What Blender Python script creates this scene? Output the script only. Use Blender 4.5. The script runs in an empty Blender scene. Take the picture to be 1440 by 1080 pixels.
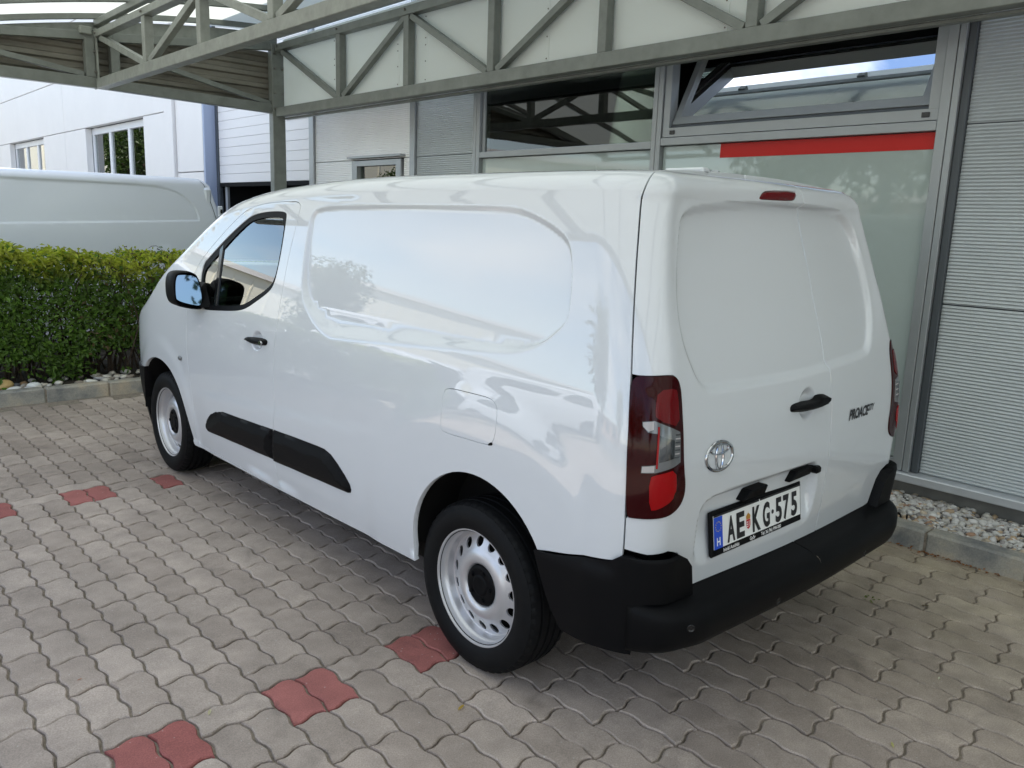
import bpy, bmesh, math, random
import numpy as np
from mathutils import Vector, Matrix, Euler
from mathutils.geometry import delaunay_2d_cdt

C = bpy.context.scene
COL = C.collection
random.seed(7)
RNG = np.random.default_rng(7)

# ---------------------------------------------------------------- camera
cam_d = bpy.data.cameras.new('camera'); cam = bpy.data.objects.new('camera', cam_d); COL.objects.link(cam)
CAM_POS = Vector((-2.631954, -1.184529, 1.605575))
CAM_R = Vector((0.738809, -0.673034, 0.034443)); CAM_U = Vector((0.106209, 0.166753, 0.980262)); CAM_F = Vector((0.665493, 0.720568, -0.194681))
cam.matrix_world = Matrix(((CAM_R.x, CAM_U.x, -CAM_F.x, CAM_POS.x), (CAM_R.y, CAM_U.y, -CAM_F.y, CAM_POS.y),
                           (CAM_R.z, CAM_U.z, -CAM_F.z, CAM_POS.z), (0, 0, 0, 1)))
cam_d.sensor_fit = 'HORIZONTAL'; cam_d.sensor_width = 36; cam_d.lens = 28.5108
cam_d.clip_start = .05; cam_d.clip_end = 2000
C.camera = cam

# ---------------------------------------------------------------- sky, sun, exposure
SUN_DIR = Vector((0.46, -0.36, 0.95)).normalized()
SUN_EL = math.asin(SUN_DIR.z); SUN_AZ = math.atan2(SUN_DIR.x, SUN_DIR.y)
world = bpy.data.worlds.new('World'); C.world = world; world.use_nodes = True
wn = world.node_tree; wn.nodes.clear()
w_out = wn.nodes.new('ShaderNodeOutputWorld'); w_bg = wn.nodes.new('ShaderNodeBackground')
w_sky = wn.nodes.new('ShaderNodeTexSky'); w_sky.sky_type = 'NISHITA'; w_sky.sun_disc = False
w_sky.sun_elevation = SUN_EL; w_sky.sun_rotation = SUN_AZ; w_sky.dust_density = .3
w_tc = wn.nodes.new('ShaderNodeTexCoord'); w_map = wn.nodes.new('ShaderNodeMapping'); w_map.inputs['Scale'].default_value = (1, 1, 2.6); w_map.inputs['Location'].default_value = (3.1, .7, 1.9)
w_no = wn.nodes.new('ShaderNodeTexNoise'); w_no.inputs['Scale'].default_value = 2.1; w_no.inputs['Detail'].default_value = 7; w_no.inputs['Roughness'].default_value = .55
w_rp = wn.nodes.new('ShaderNodeValToRGB'); w_rp.color_ramp.elements[0].position = .42; w_rp.color_ramp.elements[1].position = .66
w_mx = wn.nodes.new('ShaderNodeMix'); w_mx.data_type = 'RGBA'; w_mx.inputs['B'].default_value = (6.4, 6.6, 7.0, 1)
L = wn.links.new
L(w_tc.outputs['Generated'], w_map.inputs['Vector']); L(w_map.outputs['Vector'], w_no.inputs['Vector'])
L(w_no.outputs['Fac'], w_rp.inputs['Fac']); L(w_rp.outputs['Color'], w_mx.inputs['Factor'])
L(w_sky.outputs['Color'], w_mx.inputs['A']); L(w_mx.outputs['Result'], w_bg.inputs['Color'])
w_bg.inputs['Strength'].default_value = .125; L(w_bg.outputs['Background'], w_out.inputs['Surface'])

sun_d = bpy.data.lights.new('sun', 'SUN'); sun_d.energy = 4.2; sun_d.angle = math.radians(.6); sun_d.color = (1, .95, .87)
sun = bpy.data.objects.new('sun', sun_d); COL.objects.link(sun)
sun.rotation_euler = SUN_DIR.to_track_quat('Z', 'Y').to_euler()

vs = C.view_settings; vs.view_transform = 'Standard'; vs.look = 'None'; vs.gamma = 1; vs.use_curve_mapping = False
vs.exposure = 1.54
C.render.engine = 'CYCLES'
C.cycles.max_bounces = 9; C.cycles.diffuse_bounces = 4; C.cycles.glossy_bounces = 5; C.cycles.transparent_max_bounces = 12
C.cycles.transmission_bounces = 6
try:
    C.cycles.use_denoising = True; C.cycles.denoiser = 'OPENIMAGEDENOISE'
except Exception:
    pass
# ---------------------------------------------------------------- helpers
def empty(name, label, cat, loc=(0, 0, 0), rotz=0, group=None):
    o = bpy.data.objects.new(name, None); COL.objects.link(o); o.empty_display_size = .1
    o.location = loc; o.rotation_euler = (0, 0, rotz); o['label'] = label; o['category'] = cat
    if group: o['group'] = group
    return o

def tag(o, label=None, cat=None, group=None, kind=None):
    if label: o['label'] = label
    if cat: o['category'] = cat
    if group: o['group'] = group
    if kind: o['kind'] = kind
    return o

def link(name, me, mat=None, parent=None):
    o = bpy.data.objects.new(name, me); COL.objects.link(o)
    if mat is not None and len(me.materials) == 0: me.materials.append(mat)
    if parent is not None: o.parent = parent
    return o

def mesh_obj(name, verts, faces, mat=None, parent=None, smooth=False, normals=None):
    me = bpy.data.meshes.new(name)
    me.from_pydata([tuple(map(float, v)) for v in verts], [], [tuple(map(int, f)) for f in faces])
    if smooth:
        me.polygons.foreach_set('use_smooth', [True]*len(me.polygons))
    me.update()
    if normals is not None:
        me.normals_split_custom_set_from_vertices([tuple(map(float, n)) for n in normals])
    return link(name, me, mat, parent)

class MB:
    """collects boxes, bars, prisms and lathes, then links them as one mesh"""
    def __init__(s): s.v = []; s.f = []
    def add(s, v, f):
        n = len(s.v); s.v += [tuple(map(float, p)) for p in v]; s.f += [tuple(i+n for i in q) for q in f]; return s
    def box(s, lo, hi):
        x0, y0, z0 = lo; x1, y1, z1 = hi
        return s.add([(x0,y0,z0),(x1,y0,z0),(x1,y1,z0),(x0,y1,z0),(x0,y0,z1),(x1,y0,z1),(x1,y1,z1),(x0,y1,z1)],
                     [(3,2,1,0),(4,5,6,7),(0,1,5,4),(1,2,6,5),(2,3,7,6),(3,0,4,7)])
    def bar(s, a, b, w, h, up=(0, 0, 1)):
        a = Vector(a); b = Vector(b); d = (b-a).normalized(); u = Vector(up)
        r = d.cross(u)
        if r.length < 1e-4: r = d.cross(Vector((1, 0, 0)))
        r.normalize(); u = r.cross(d).normalized()
        P = []
        for p in (a, b):
            for i, j in ((-1,-1),(1,-1),(1,1),(-1,1)): P.append(p + r*(i*w/2) + u*(j*h/2))
        return s.add(P, [(3,2,1,0),(4,5,6,7),(0,1,5,4),(1,2,6,5),(2,3,7,6),(3,0,4,7)])
    def tube(s, pts, r, n=8, closed=False):
        pts = [Vector(p) for p in pts]; m = len(pts); P = []; F = []
        for i, p in enumerate(pts):
            q0 = pts[(i-1) % m] if (closed or i > 0) else p; q1 = pts[(i+1) % m] if (closed or i < m-1) else p
            d = (q1-q0).normalized(); a = d.cross(Vector((0.03, .11, 1)))
            if a.length < 1e-3: a = d.cross(Vector((1, 0, 0)))
            a.normalize(); b = d.cross(a)
            rr = r[i] if isinstance(r, (list, tuple)) else r
            for k in range(n):
                t = 2*math.pi*k/n; P.append(p + a*math.cos(t)*rr + b*math.sin(t)*rr)
        for i in range(m if closed else m-1):
            j = (i+1) % m
            for k in range(n):
                F.append((i*n+k, i*n+(k+1) % n, j*n+(k+1) % n, j*n+k))
        if not closed:
            F.append(tuple(range(n-1, -1, -1))); F.append(tuple((m-1)*n+k for k in range(n)))
        return s.add(P, F)
    def cyl(s, a, b, r, n=12): return s.tube([a, b], r, n)
    def lathe(s, prof, n=48, axis='x', center=(0, 0, 0), closed=False):
        """prof: (along axis, radius)"""
        P = []; F = []; m = len(prof); cx, cy, cz = center
        for (u, r) in prof:
            for k in range(n):
                t = 2*math.pi*k/n; P.append((cx+u, cy+r*math.cos(t), cz+r*math.sin(t)))
        for i in range(m if closed else m-1):
            j = (i+1) % m
            for k in range(n):
                F.append((i*n+k, i*n+(k+1) % n, j*n+(k+1) % n, j*n+k))
        return s.add(P, F)
    def prism(s, poly, d, n):
        """poly: 3D planar loop, extruded by d along n"""
        n = Vector(n); P = [Vector(p) for p in poly]; m = len(P)
        V = P + [p+n*d for p in P]
        return s.add(V, [tuple(range(m-1, -1, -1)), tuple(range(m, 2*m))] + [(i, (i+1) % m, m+(i+1) % m, m+i) for i in range(m)])
    def build(s, name, mat=None, parent=None, smooth=False, bevel=0, auto=None):
        me = bpy.data.meshes.new(name); me.from_pydata(s.v, [], s.f)
        if bevel or smooth or auto:
            bm = bmesh.new(); bm.from_mesh(me)
            bmesh.ops.recalc_face_normals(bm, faces=bm.faces)
            if bevel:
                bmesh.ops.bevel(bm, geom=list(bm.edges), offset=bevel, segments=1, affect='EDGES', clamp_overlap=True)
            if smooth or auto:
                for f in bm.faces: f.smooth = True
                if auto:
                    for e in bm.edges:
                        if len(e.link_faces) == 2 and e.calc_face_angle(0) > math.radians(auto): e.smooth = False
            bm.to_mesh(me); bm.free()
        me.update()
        return link(name, me, mat, parent)

def rbox(name, lo, hi, mat, parent=None, bevel=.004):
    return MB().box(lo, hi).build(name, mat, parent, bevel=bevel)

def dup(o, loc=None, parent=None, label=None):
    """a copy of a thing with copies of its parts and sub-parts (mesh data shared)"""
    c = o.copy(); COL.objects.link(c)
    if parent is not None: c.parent = parent
    if loc is not None: c.location = loc
    if label: c['label'] = label
    for ch in [k for k in C.objects if k.parent == o]: dup(ch, None, c)
    return c

# ---------------------------------------------------------------- materials
def mat(name, col, rough=.5, metal=0., coat=0., coat_r=.03, spec=.5, noise=None, bump=None, spec_tint=None):
    """noise: (scale, amount, detail) brightness variation; bump: (scale, strength, distance)"""
    m = bpy.data.materials.new(name); m.use_nodes = True
    nt = m.node_tree; b = nt.nodes['Principled BSDF']
    b.inputs['Base Color'].default_value = (*col, 1); b.inputs['Roughness'].default_value = rough
    b.inputs['Metallic'].default_value = metal; b.inputs['Coat Weight'].default_value = coat
    b.inputs['Coat Roughness'].default_value = coat_r; b.inputs['Specular IOR Level'].default_value = spec
    geo = None
    if noise or bump:
        geo = nt.nodes.new('ShaderNodeNewGeometry')
    if noise:
        n = nt.nodes.new('ShaderNodeTexNoise'); n.inputs['Scale'].default_value = noise[0]; n.inputs['Detail'].default_value = noise[2] if len(noise) > 2 else 6
        n.inputs['Roughness'].default_value = .65
        nt.links.new(geo.outputs['Position'], n.inputs['Vector'])
        r = nt.nodes.new('ShaderNodeMapRange'); r.inputs['From Min'].default_value = .25; r.inputs['From Max'].default_value = .75
        r.inputs['To Min'].default_value = 1-noise[1]; r.inputs['To Max'].default_value = 1+noise[1]
        nt.links.new(n.outputs['Fac'], r.inputs['Value'])
        mx = nt.nodes.new('ShaderNodeMix'); mx.data_type = 'RGBA'; mx.blend_type = 'MULTIPLY'; mx.inputs['Factor'].default_value = 1
        mx.inputs['A'].default_value = (*col, 1); nt.links.new(r.outputs['Result'], mx.inputs['B'])
        nt.links.new(mx.outputs['Result'], b.inputs['Base Color'])
    if bump:
        n2 = nt.nodes.new('ShaderNodeTexNoise'); n2.inputs['Scale'].default_value = bump[0]; n2.inputs['Detail'].default_value = 5
        nt.links.new(geo.outputs['Position'], n2.inputs['Vector'])
        bp = nt.nodes.new('ShaderNodeBump'); bp.inputs['Strength'].default_value = bump[1]; bp.inputs['Distance'].default_value = bump[2]
        nt.links.new(n2.outputs['Fac'], bp.inputs['Height']); nt.links.new(bp.outputs['Normal'], b.inputs['Normal'])
    return m

def glass_mat(name, tint, ior=1.5, rough=0.0, wave=0.0, boost=1.0):
    m = bpy.data.materials.new(name); m.use_nodes = True; nt = m.node_tree; nt.nodes.clear()
    o = nt.nodes.new('ShaderNodeOutputMaterial'); t = nt.nodes.new('ShaderNodeBsdfTransparent'); t.inputs['Color'].default_value = (*tint, 1)
    g = nt.nodes.new('ShaderNodeBsdfGlossy'); g.inputs['Roughness'].default_value = rough; g.inputs['Color'].default_value = (1, 1, 1, 1)
    f = nt.nodes.new('ShaderNodeFresnel'); f.inputs['IOR'].default_value = ior
    x = nt.nodes.new('ShaderNodeMixShader'); mm = nt.nodes.new('ShaderNodeMath'); mm.operation = 'MULTIPLY'; mm.use_clamp = True
    mm.inputs[1].default_value = boost
    nt.links.new(f.outputs['Fac'], mm.inputs[0]); nt.links.new(mm.outputs[0], x.inputs['Fac'])
    nt.links.new(t.outputs['BSDF'], x.inputs[1]); nt.links.new(g.outputs['BSDF'], x.inputs[2]); nt.links.new(x.outputs['Shader'], o.inputs['Surface'])
    if wave:
        geo = nt.nodes.new('ShaderNodeNewGeometry'); n = nt.nodes.new('ShaderNodeTexNoise'); n.inputs['Scale'].default_value = 2.2; n.inputs['Detail'].default_value = 1
        bp = nt.nodes.new('ShaderNodeBump'); bp.inputs['Strength'].default_value = wave; bp.inputs['Distance'].default_value = .02
        nt.links.new(geo.outputs['Position'], n.inputs['Vector']); nt.links.new(n.outputs['Fac'], bp.inputs['Height'])
        nt.links.new(bp.outputs['Normal'], g.inputs['Normal'])
    return m

def paver_mat(name, col_a, col_b, attr=None, dirt=.35):
    """concrete paver: tone per stone (object random, or the colour attribute of the joined stones), grain, worn stains"""
    m = bpy.data.materials.new(name); m.use_nodes = True; nt = m.node_tree; b = nt.nodes['Principled BSDF']
    N = nt.nodes.new; K = nt.links.new
    geo = N('ShaderNodeNewGeometry')
    if attr:
        at = N('ShaderNodeAttribute'); at.attribute_name = attr; tone = at.outputs['Fac']
    else:
        oi = N('ShaderNodeObjectInfo'); tone = oi.outputs['Random']
    mx = N('ShaderNodeMix'); mx.data_type = 'RGBA'; mx.inputs['A'].default_value = (*col_a, 1); mx.inputs['B'].default_value = (*col_b, 1)
    K(tone, mx.inputs['Factor'])
    last = mx.outputs['Result']
    for sc, amt, det, lo, hi in ((1.1, .20, 4, .3, .7), (9, .16, 6, .3, .72), (220, .22, 3, .3, .7)):
        n = N('ShaderNodeTexNoise'); n.inputs['Scale'].default_value = sc; n.inputs['Detail'].default_value = det; n.inputs['Roughness'].default_value = .6
        K(geo.outputs['Position'], n.inputs['Vector'])
        r = N('ShaderNodeMapRange'); r.inputs['From Min'].default_value = lo; r.inputs['From Max'].default_value = hi
        r.inputs['To Min'].default_value = 1-amt; r.inputs['To Max'].default_value = 1+amt; K(n.outputs['Fac'], r.inputs['Value'])
        q = N('ShaderNodeMix'); q.data_type = 'RGBA'; q.blend_type = 'MULTIPLY'; q.inputs['Factor'].default_value = 1
        K(last, q.inputs['A']); K(r.outputs['Result'], q.inputs['B']); last = q.outputs['Result']
    # dark oil and tyre stains with soft outlines of their own
    n = N('ShaderNodeTexNoise'); n.inputs['Scale'].default_value = 5.5; n.inputs['Detail'].default_value = 5; n.inputs['Distortion'].default_value = .5
    K(geo.outputs['Position'], n.inputs['Vector'])
    r = N('ShaderNodeMapRange'); r.inputs['From Min'].default_value = .61; r.inputs['From Max'].default_value = .78; r.inputs['To Max'].default_value = dirt
    K(n.outputs['Fac'], r.inputs['Value'])
    q = N('ShaderNodeMix'); q.data_type = 'RGBA'; q.inputs['B'].default_value = (.035, .033, .030, 1); K(r.outputs['Result'], q.inputs['Factor']); K(last, q.inputs['A'])
    last = q.outputs['Result']
    # moss and damp towards the kerb on the shaded side
    sx = N('ShaderNodeSeparateXYZ'); K(geo.outputs['Position'], sx.inputs['Vector'])
    r = N('ShaderNodeMapRange'); r.inputs['From Min'].default_value = -.2; r.inputs['From Max'].default_value = 1.5; r.inputs['To Max'].default_value = .8; K(sx.outputs['X'], r.inputs['Value'])
    n = N('ShaderNodeTexNoise'); n.inputs['Scale'].default_value = 3.5; n.inputs['Detail'].default_value = 6; K(geo.outputs['Position'], n.inputs['Vector'])
    ml = N('ShaderNodeMath'); ml.operation = 'MULTIPLY'; K(r.outputs['Result'], ml.inputs[0]); K(n.outputs['Fac'], ml.inputs[1])
    q = N('ShaderNodeMix'); q.data_type = 'RGBA'; q.blend_type = 'MULTIPLY'; q.inputs['B'].default_value = (.98, 1.0, .72, 1); K(ml.outputs[0], q.inputs['Factor']); K(last, q.inputs['A'])
    last = q.outputs['Result']
    # pale specks of lime and grit
    v = N('ShaderNodeTexVoronoi'); v.inputs['Scale'].default_value = 26; K(geo.outputs['Position'], v.inputs['Vector'])
    r = N('ShaderNodeMapRange'); r.inputs['From Min'].default_value = .05; r.inputs['From Max'].default_value = .09; r.inputs['To Min'].default_value = .55; r.inputs['To Max'].default_value = 0
    K(v.outputs['Distance'], r.inputs['Value'])
    q = N('ShaderNodeMix'); q.data_type = 'RGBA'; q.inputs['B'].default_value = (.5, .48, .44, 1); K(r.outputs['Result'], q.inputs['Factor']); K(last, q.inputs['A'])
    K(q.outputs['Result'], b.inputs['Base Color'])
    b.inputs['Roughness'].default_value = .82; b.inputs['Specular IOR Level'].default_value = .35
    n2 = N('ShaderNodeTexNoise'); n2.inputs['Scale'].default_value = 160; n2.inputs['Detail'].default_value = 4; K(geo.outputs['Position'], n2.inputs['Vector'])
    bp = N('ShaderNodeBump'); bp.inputs['Strength'].default_value = .35; bp.inputs['Distance'].default_value = .0025
    K(n2.outputs['Fac'], bp.inputs['Height']); K(bp.outputs['Normal'], b.inputs['Normal'])
    return m

def leaf_mat(name, attr='tone'):
    m = bpy.data.materials.new(name); m.use_nodes = True; nt = m.node_tree; nt.nodes.clear()
    N = nt.nodes.new; K = nt.links.new
    o = N('ShaderNodeOutputMaterial'); d = N('ShaderNodeBsdfDiffuse'); t = N('ShaderNodeBsdfTranslucent'); g = N('ShaderNodeBsdfGlossy'); g.inputs['Roughness'].default_value = .5
    at = N('ShaderNodeAttribute'); at.attribute_name = attr
    K(at.outputs['Color'], d.inputs['Color'])
    br = N('ShaderNodeMix'); br.data_type = 'RGBA'; br.blend_type = 'MULTIPLY'; br.inputs['Factor'].default_value = 1; br.inputs['B'].default_value = (1.3, 1.5, .55, 1)
    K(at.outputs['Color'], br.inputs['A']); K(br.outputs['Result'], t.inputs['Color'])
    a = N('ShaderNodeMixShader'); a.inputs['Fac'].default_value = .38; K(d.outputs[0], a.inputs[1]); K(t.outputs[0], a.inputs[2])
    b = N('ShaderNodeMixShader'); b.inputs['Fac'].default_value = .035; K(a.outputs[0], b.inputs[1]); K(g.outputs[0], b.inputs[2])
    K(b.outputs[0], o.inputs['Surface'])
    return m

def attr_mat(name, attr='tone', rough=.8, bump=None):
    m = mat(name, (.5, .5, .5), rough, bump=bump); nt = m.node_tree
    at = nt.nodes.new('ShaderNodeAttribute'); at.attribute_name = attr
    nt.links.new(at.outputs['Color'], nt.nodes['Principled BSDF'].inputs['Base Color'])
    return m

def translucent_mat(name, col, trans, mixf):
    m = bpy.data.materials.new(name); m.use_nodes = True; nt = m.node_tree; nt.nodes.clear()
    N = nt.nodes.new; K = nt.links.new
    o = N('ShaderNodeOutputMaterial'); d = N('ShaderNodeBsdfDiffuse'); t = N('ShaderNodeBsdfTranslucent'); x = N('ShaderNodeMixShader')
    d.inputs['Color'].default_value = (*col, 1); t.inputs['Color'].default_value = (*trans, 1); x.inputs['Fac'].default_value = mixf
    K(d.outputs[0], x.inputs[1]); K(t.outputs[0], x.inputs[2])
    K(x.outputs[0], o.inputs['Surface'])
    return m

def set_tone(me, cols):
    """one colour per face, stored on the face domain"""
    a = me.attributes.new('tone', 'FLOAT_COLOR', 'FACE')
    c = np.ones((len(me.polygons), 4), np.float32); c[:, :3] = cols
    a.data.foreach_set('color', c.ravel())

M = {}
M['white_paint'] = mat('white_car_paint', (.60, .625, .655), .35, coat=1.0, coat_r=.015)
M['white_paint'].node_tree.nodes['Principled BSDF'].inputs['Coat IOR'].default_value = 1.72; M['white_paint'].node_tree.nodes['Principled BSDF'].inputs['Specular IOR Level'].default_value = .15
M['van_white'] = mat('older_white_car_paint', (.72, .765, .82), .4, coat=.6, coat_r=.06)
M['black_plastic'] = mat('black_grained_plastic', (.004, .0042, .005), .5, spec=.10, bump=(900, .25, .0006))
M['gloss_black'] = mat('gloss_black', (.008, .008, .009), .12)
M['rubber'] = mat('tyre_rubber', (.005, .0053, .006), .62, spec=.16, noise=(40, .25))
M['dark'] = mat('underbody_black', (.006, .006, .006), .8, spec=.2)
M['silver'] = mat('silver_wheel_lacquer', (.55, .55, .57), .33, metal=.55, coat=.4, coat_r=.1)
M['chrome'] = mat('chrome', (.50, .51, .53), .07, metal=1)
M['lamp_dark'] = mat('dark_red_lamp_cover', (.026, .0004, .001), .08, spec=.2)
M['lamp_red'] = mat('red_lens', (.11, .0012, .003), .12, spec=.25, bump=(260, .4, .0008))
M['lamp_bright'] = mat('bright_red_lens', (.28, .0025, .004), .14, spec=.25, bump=(200, .4, .0008))
M['lamp_clear'] = mat('clear_reversing_lens', (.15, .155, .16), .12, metal=.2, spec=.5)
M['lamp_tip'] = mat('pale_lens_tip', (.38, .36, .36), .2)
M['lamp_reflector'] = mat('lamp_reflector', (.045, .05, .055), .2, metal=.8, coat=1, coat_r=.02)
M['car_glass'] = glass_mat('car_glass', (.46, .53, .49), 1.5, boost=2.1)
M['mirror_glass'] = mat('mirror_glass', (.13, .19, .27), .02, metal=1)
M['interior'] = mat('dark_interior', (.02, .02, .022), .8)
M['seat_cloth'] = mat('grey_seat_cloth', (.04, .042, .046), .9)
M['plate_white'] = mat('plate_white', (.80, .81, .80), .3)
M['plate_blue'] = mat('plate_blue', (.01, .07, .55), .35)
M['ink'] = mat('black_ink', (.008, .008, .010), .4)
M['white_ink'] = mat('white_ink', (.8, .8, .8), .5)
M['yellow_ink'] = mat('yellow_ink', (.65, .5, .04), .5)
M['crest_red'] = mat('crest_red', (.5, .02, .03), .5)
M['crest_gold'] = mat('crest_gold', (.45, .22, .03), .5)
M['truss'] = mat('grey_green_steel_paint', (.185, .200, .180), .45, spec=.4, noise=(6, .22), bump=(120, .12, .001))
M['truss_light'] = mat('worn_steel_paint', (.235, .25, .222), .5, noise=(9, .25))
M['bolt'] = mat('bolt_steel', (.22, .21, .19), .4, metal=.7)
M['end_sheet'] = mat('khaki_trapezoidal_sheet', (.185, .175, .14), .55, noise=(5, .18))
M['alu'] = mat('anodised_aluminium', (.33, .35, .36), .38, metal=.35, noise=(3, .06))
M['alu_dark'] = mat('dark_gasket_profile', (.07, .08, .09), .5)
M['alu_pale'] = mat('pale_aluminium_sill', (.52, .54, .56), .35, metal=.3, noise=(4, .08))
M['corrugated'] = mat('silver_corrugated_sheet', (.52, .555, .575), .34, metal=.4, noise=(2, .06))
M['corr_pale'] = mat('pale_corrugated_sheet', (.86, .87, .87), .45, noise=(2, .04))
M['spandrel'] = mat('back_painted_green_glass', (.40, .462, .445), .03, spec=.75)
M['pane'] = glass_mat('window_glass', (.55, .62, .56), 1.5, wave=.02, boost=1.5)
M['red_vinyl'] = mat('red_vinyl', (.52, .014, .010), .3, spec=.25)
M['concrete'] = mat('grey_plinth_concrete', (.17, .165, .15), .85, noise=(7, .25), bump=(60, .3, .003))
M['white_panel'] = mat('white_wall_panel', (.79, .765, .73), .45, noise=(1.5, .03))
M['shaded_reveal'] = mat('shade_blue_reveal', (.36, .42, .55), .5)  # bluish shade of the wall's return face, put into the colour
M['door_panel'] = mat('white_sectional_door', (.80, .785, .765), .4)
M['pvc'] = mat('white_window_frame', (.75, .76, .77), .35)
M['room'] = mat('dim_room', (.10, .11, .10), .8)
M['room_pale'] = mat('pale_green_column', (.30, .36, .30), .7)
M['soil'] = mat('dark_bed_soil', (.035, .028, .02), .95, noise=(20, .5), bump=(70, .6, .01))
M['sand'] = mat('joint_sand', (.23, .195, .155), .95, noise=(40, .45), bump=(300, .6, .003))
M['asphalt'] = mat('asphalt', (.15, .147, .142), .85, noise=(3, .2), bump=(200, .4, .003))
M['cream'] = mat('cream_sheet_wall', (.82, .79, .66), .6, noise=(.4, .06))
M['pinkish'] = mat('pale_brick_wall', (.48, .32, .26), .7, noise=(1, .1))
M['bark'] = mat('bark', (.055, .04, .028), .9, bump=(60, .6, .01))
M['twig'] = mat('twig', (.06, .042, .028), .9)
M['leaf'] = leaf_mat('hedge_leaf')
M['tree_leaf'] = leaf_mat('tree_leaf')
M['pebble'] = attr_mat('river_pebble', rough=.6, bump=(80, .2, .002))
M['roof_sheet'] = translucent_mat('opal_polycarbonate', (.62, .66, .62), (.80, .85, .79), .31)
M['fascia'] = translucent_mat('opal_fascia_panel', (.92, .95, .92), (.9, .94, .91), .5)
M['paver'] = paver_mat('grey_paver', (.295, .243, .206), (.385, .322, .276))
M['paver_far'] = paver_mat('grey_paver_joined', (.295, .243, .206), (.385, .322, .276), attr='tone')
M['paver_red'] = paver_mat('red_paver', (.275, .090, .080), (.34, .125, .112), dirt=.6)
M['kerb'] = None
# ---------------------------------------------------------------- ground, pavement, kerbs
g = MB(); g.add([(-400, -400, -.06), (400, -400, -.06), (400, 400, -.06), (-400, 400, -.06)], [(0, 1, 2, 3)])
tag(g.build('ground', M['asphalt']), 'grey asphalt of the yard beyond the paved bays', kind='structure')

PX, PL, HW = .2505, .2445, .12225        # pair pitch in x, stone length in y, half stone
PX0, PY0 = -1.526, .990
def wave_x(y): return -.0068*np.cos(2*np.pi*(y-PY0)/HW)
def wave_y(x): return -.0105*np.cos(2*np.pi*((x-PX0)/(PX/2)-.15))
KERB_X, KERB_Y = 1.665, 6.335
GAP = .0042
def paver_loop(x0, x1, y0, y1, nx, ny):
    """outline of one stone in world xy, counter-clockwise, inset by half a joint"""
    e = GAP
    L_ = []
    for t in np.linspace(0, 1, nx, endpoint=False): x = x0+t*(x1-x0); L_.append((x, y0+wave_y(x)+e))
    for t in np.linspace(0, 1, ny, endpoint=False): y = y0+t*(y1-y0); L_.append((x1+wave_x(y)-e, y))
    for t in np.linspace(1, 0, nx, endpoint=False): x = x0+t*(x1-x0); L_.append((x, y1+wave_y(x)-e))
    for t in np.linspace(1, 0, ny, endpoint=False): y = y0+t*(y1-y0); L_.append((x0+wave_x(y)+e, y))
    P = np.array(L_)
    # corners: move onto both waves
    for i, (cx, cy, sx, sy) in zip((0, nx, nx+ny, 2*nx+ny), ((x0, y0, 1, 1), (x1, y0, -1, 1), (x1, y1, -1, -1), (x0, y1, 1, -1))):
        P[i] = (cx+wave_x(cy)+sx*e, cy+wave_y(cx)+sy*e)
    return P
def paver_geo(P, tilt=(0, 0), dz=0):
    c = P.mean(0); n = len(P)
    top = c+(P-c)*(1-.0045/np.maximum(np.linalg.norm(P-c, axis=1), .01))[:, None]
    def z(q, b): return b+dz+(q[:, 0]-c[0])*tilt[0]+(q[:, 1]-c[1])*tilt[1]
    V = np.concatenate([np.c_[top, z(top, 0.)], np.c_[P, z(P, -.0045)], np.c_[P, np.full(n, -.03)]])
    F = [tuple(range(n))]
    for i in range(n):
        j = (i+1) % n
        F += [(n+i, n+j, j, i), (2*n+i, 2*n+j, n+j, n+i)]
    return V, F
stones = []                                # (x0, x1, y0, y1, kind)
PERIOD = PL*10+HW
for k in range(-30, 14):
    x0 = PX0+k*PX
    for bay in range(-4, 3):
        yb = PY0+bay*PERIOD
        odd = k % 2 != 0
        cells = []
        if not odd:
            cells.append((yb, yb+PL, 'red')); cells.append((yb+PL, yb+PL+HW, 'across')); y = yb+PL+HW
            for i in range(9): cells.append((y, y+PL, 'along')); y += PL
        else:
            y = yb+HW
            cells.append((y, y+HW, 'across')); y += HW
            for i in range(10): cells.append((y, y+PL, 'along')); y += PL
        for (a, b, kd) in cells:
            if bay == 2 and kd == 'red': kd = 'along'
            if b > KERB_Y+.02 or a < -9: continue
            b = min(b, KERB_Y+.0)
            if kd == 'across': stones.append((x0, x0+PX, a, b, kd))
            else:
                stones.append((x0, x0+PX/2, a, b, kd)); stones.append((x0+PX/2, x0+PX, a, b, kd))
S_ = []
for (x0, x1, y0, y1, kd) in stones:
    if x0 > KERB_X-.03: continue
    x1 = min(x1, KERB_X+.02)
    S_.append((x0, x1, y0, y1, kd))
def cam_uv(p):
    d = Vector(p)-CAM_POS; z = d.dot(CAM_F)
    if z < .2: return None
    return (720+1140.43*d.dot(CAM_R)/z, 540-1140.43*d.dot(CAM_U)/z, z)
def in_view(x, y):
    q = cam_uv((x, y, 0))
    if q is None or not (-25 < q[0] < 1465 and -25 < q[1] < 1105): return 0
    if -.80 < x < 1.2 and .25 < y < 4.6 : return 0
    if x > -.9 and y > 1.4: return 0            # behind the van
    return 1e3/q[2]**3
order = sorted(range(len(S_)), key=lambda i: -in_view((S_[i][0]+S_[i][1])/2, (S_[i][2]+S_[i][3])/2))
near = set(i for i in order[:300] if in_view((S_[i][0]+S_[i][1])/2, (S_[i][2]+S_[i][3])/2) > 0)
bed = MB(); bed.add([(-12, -12, -.011), (KERB_X+.06, -12, -.011), (KERB_X+.06, KERB_Y+.06, -.011), (-12, KERB_Y+.06, -.011)], [(0, 1, 2, 3)])
pavement = tag(bed.build('pavement', M['sand']), 'pavement of wavy grey pavers with red bay markers', kind='structure')
shared = {}
VV = []; FF = []; TT = []; nv = 0
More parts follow.
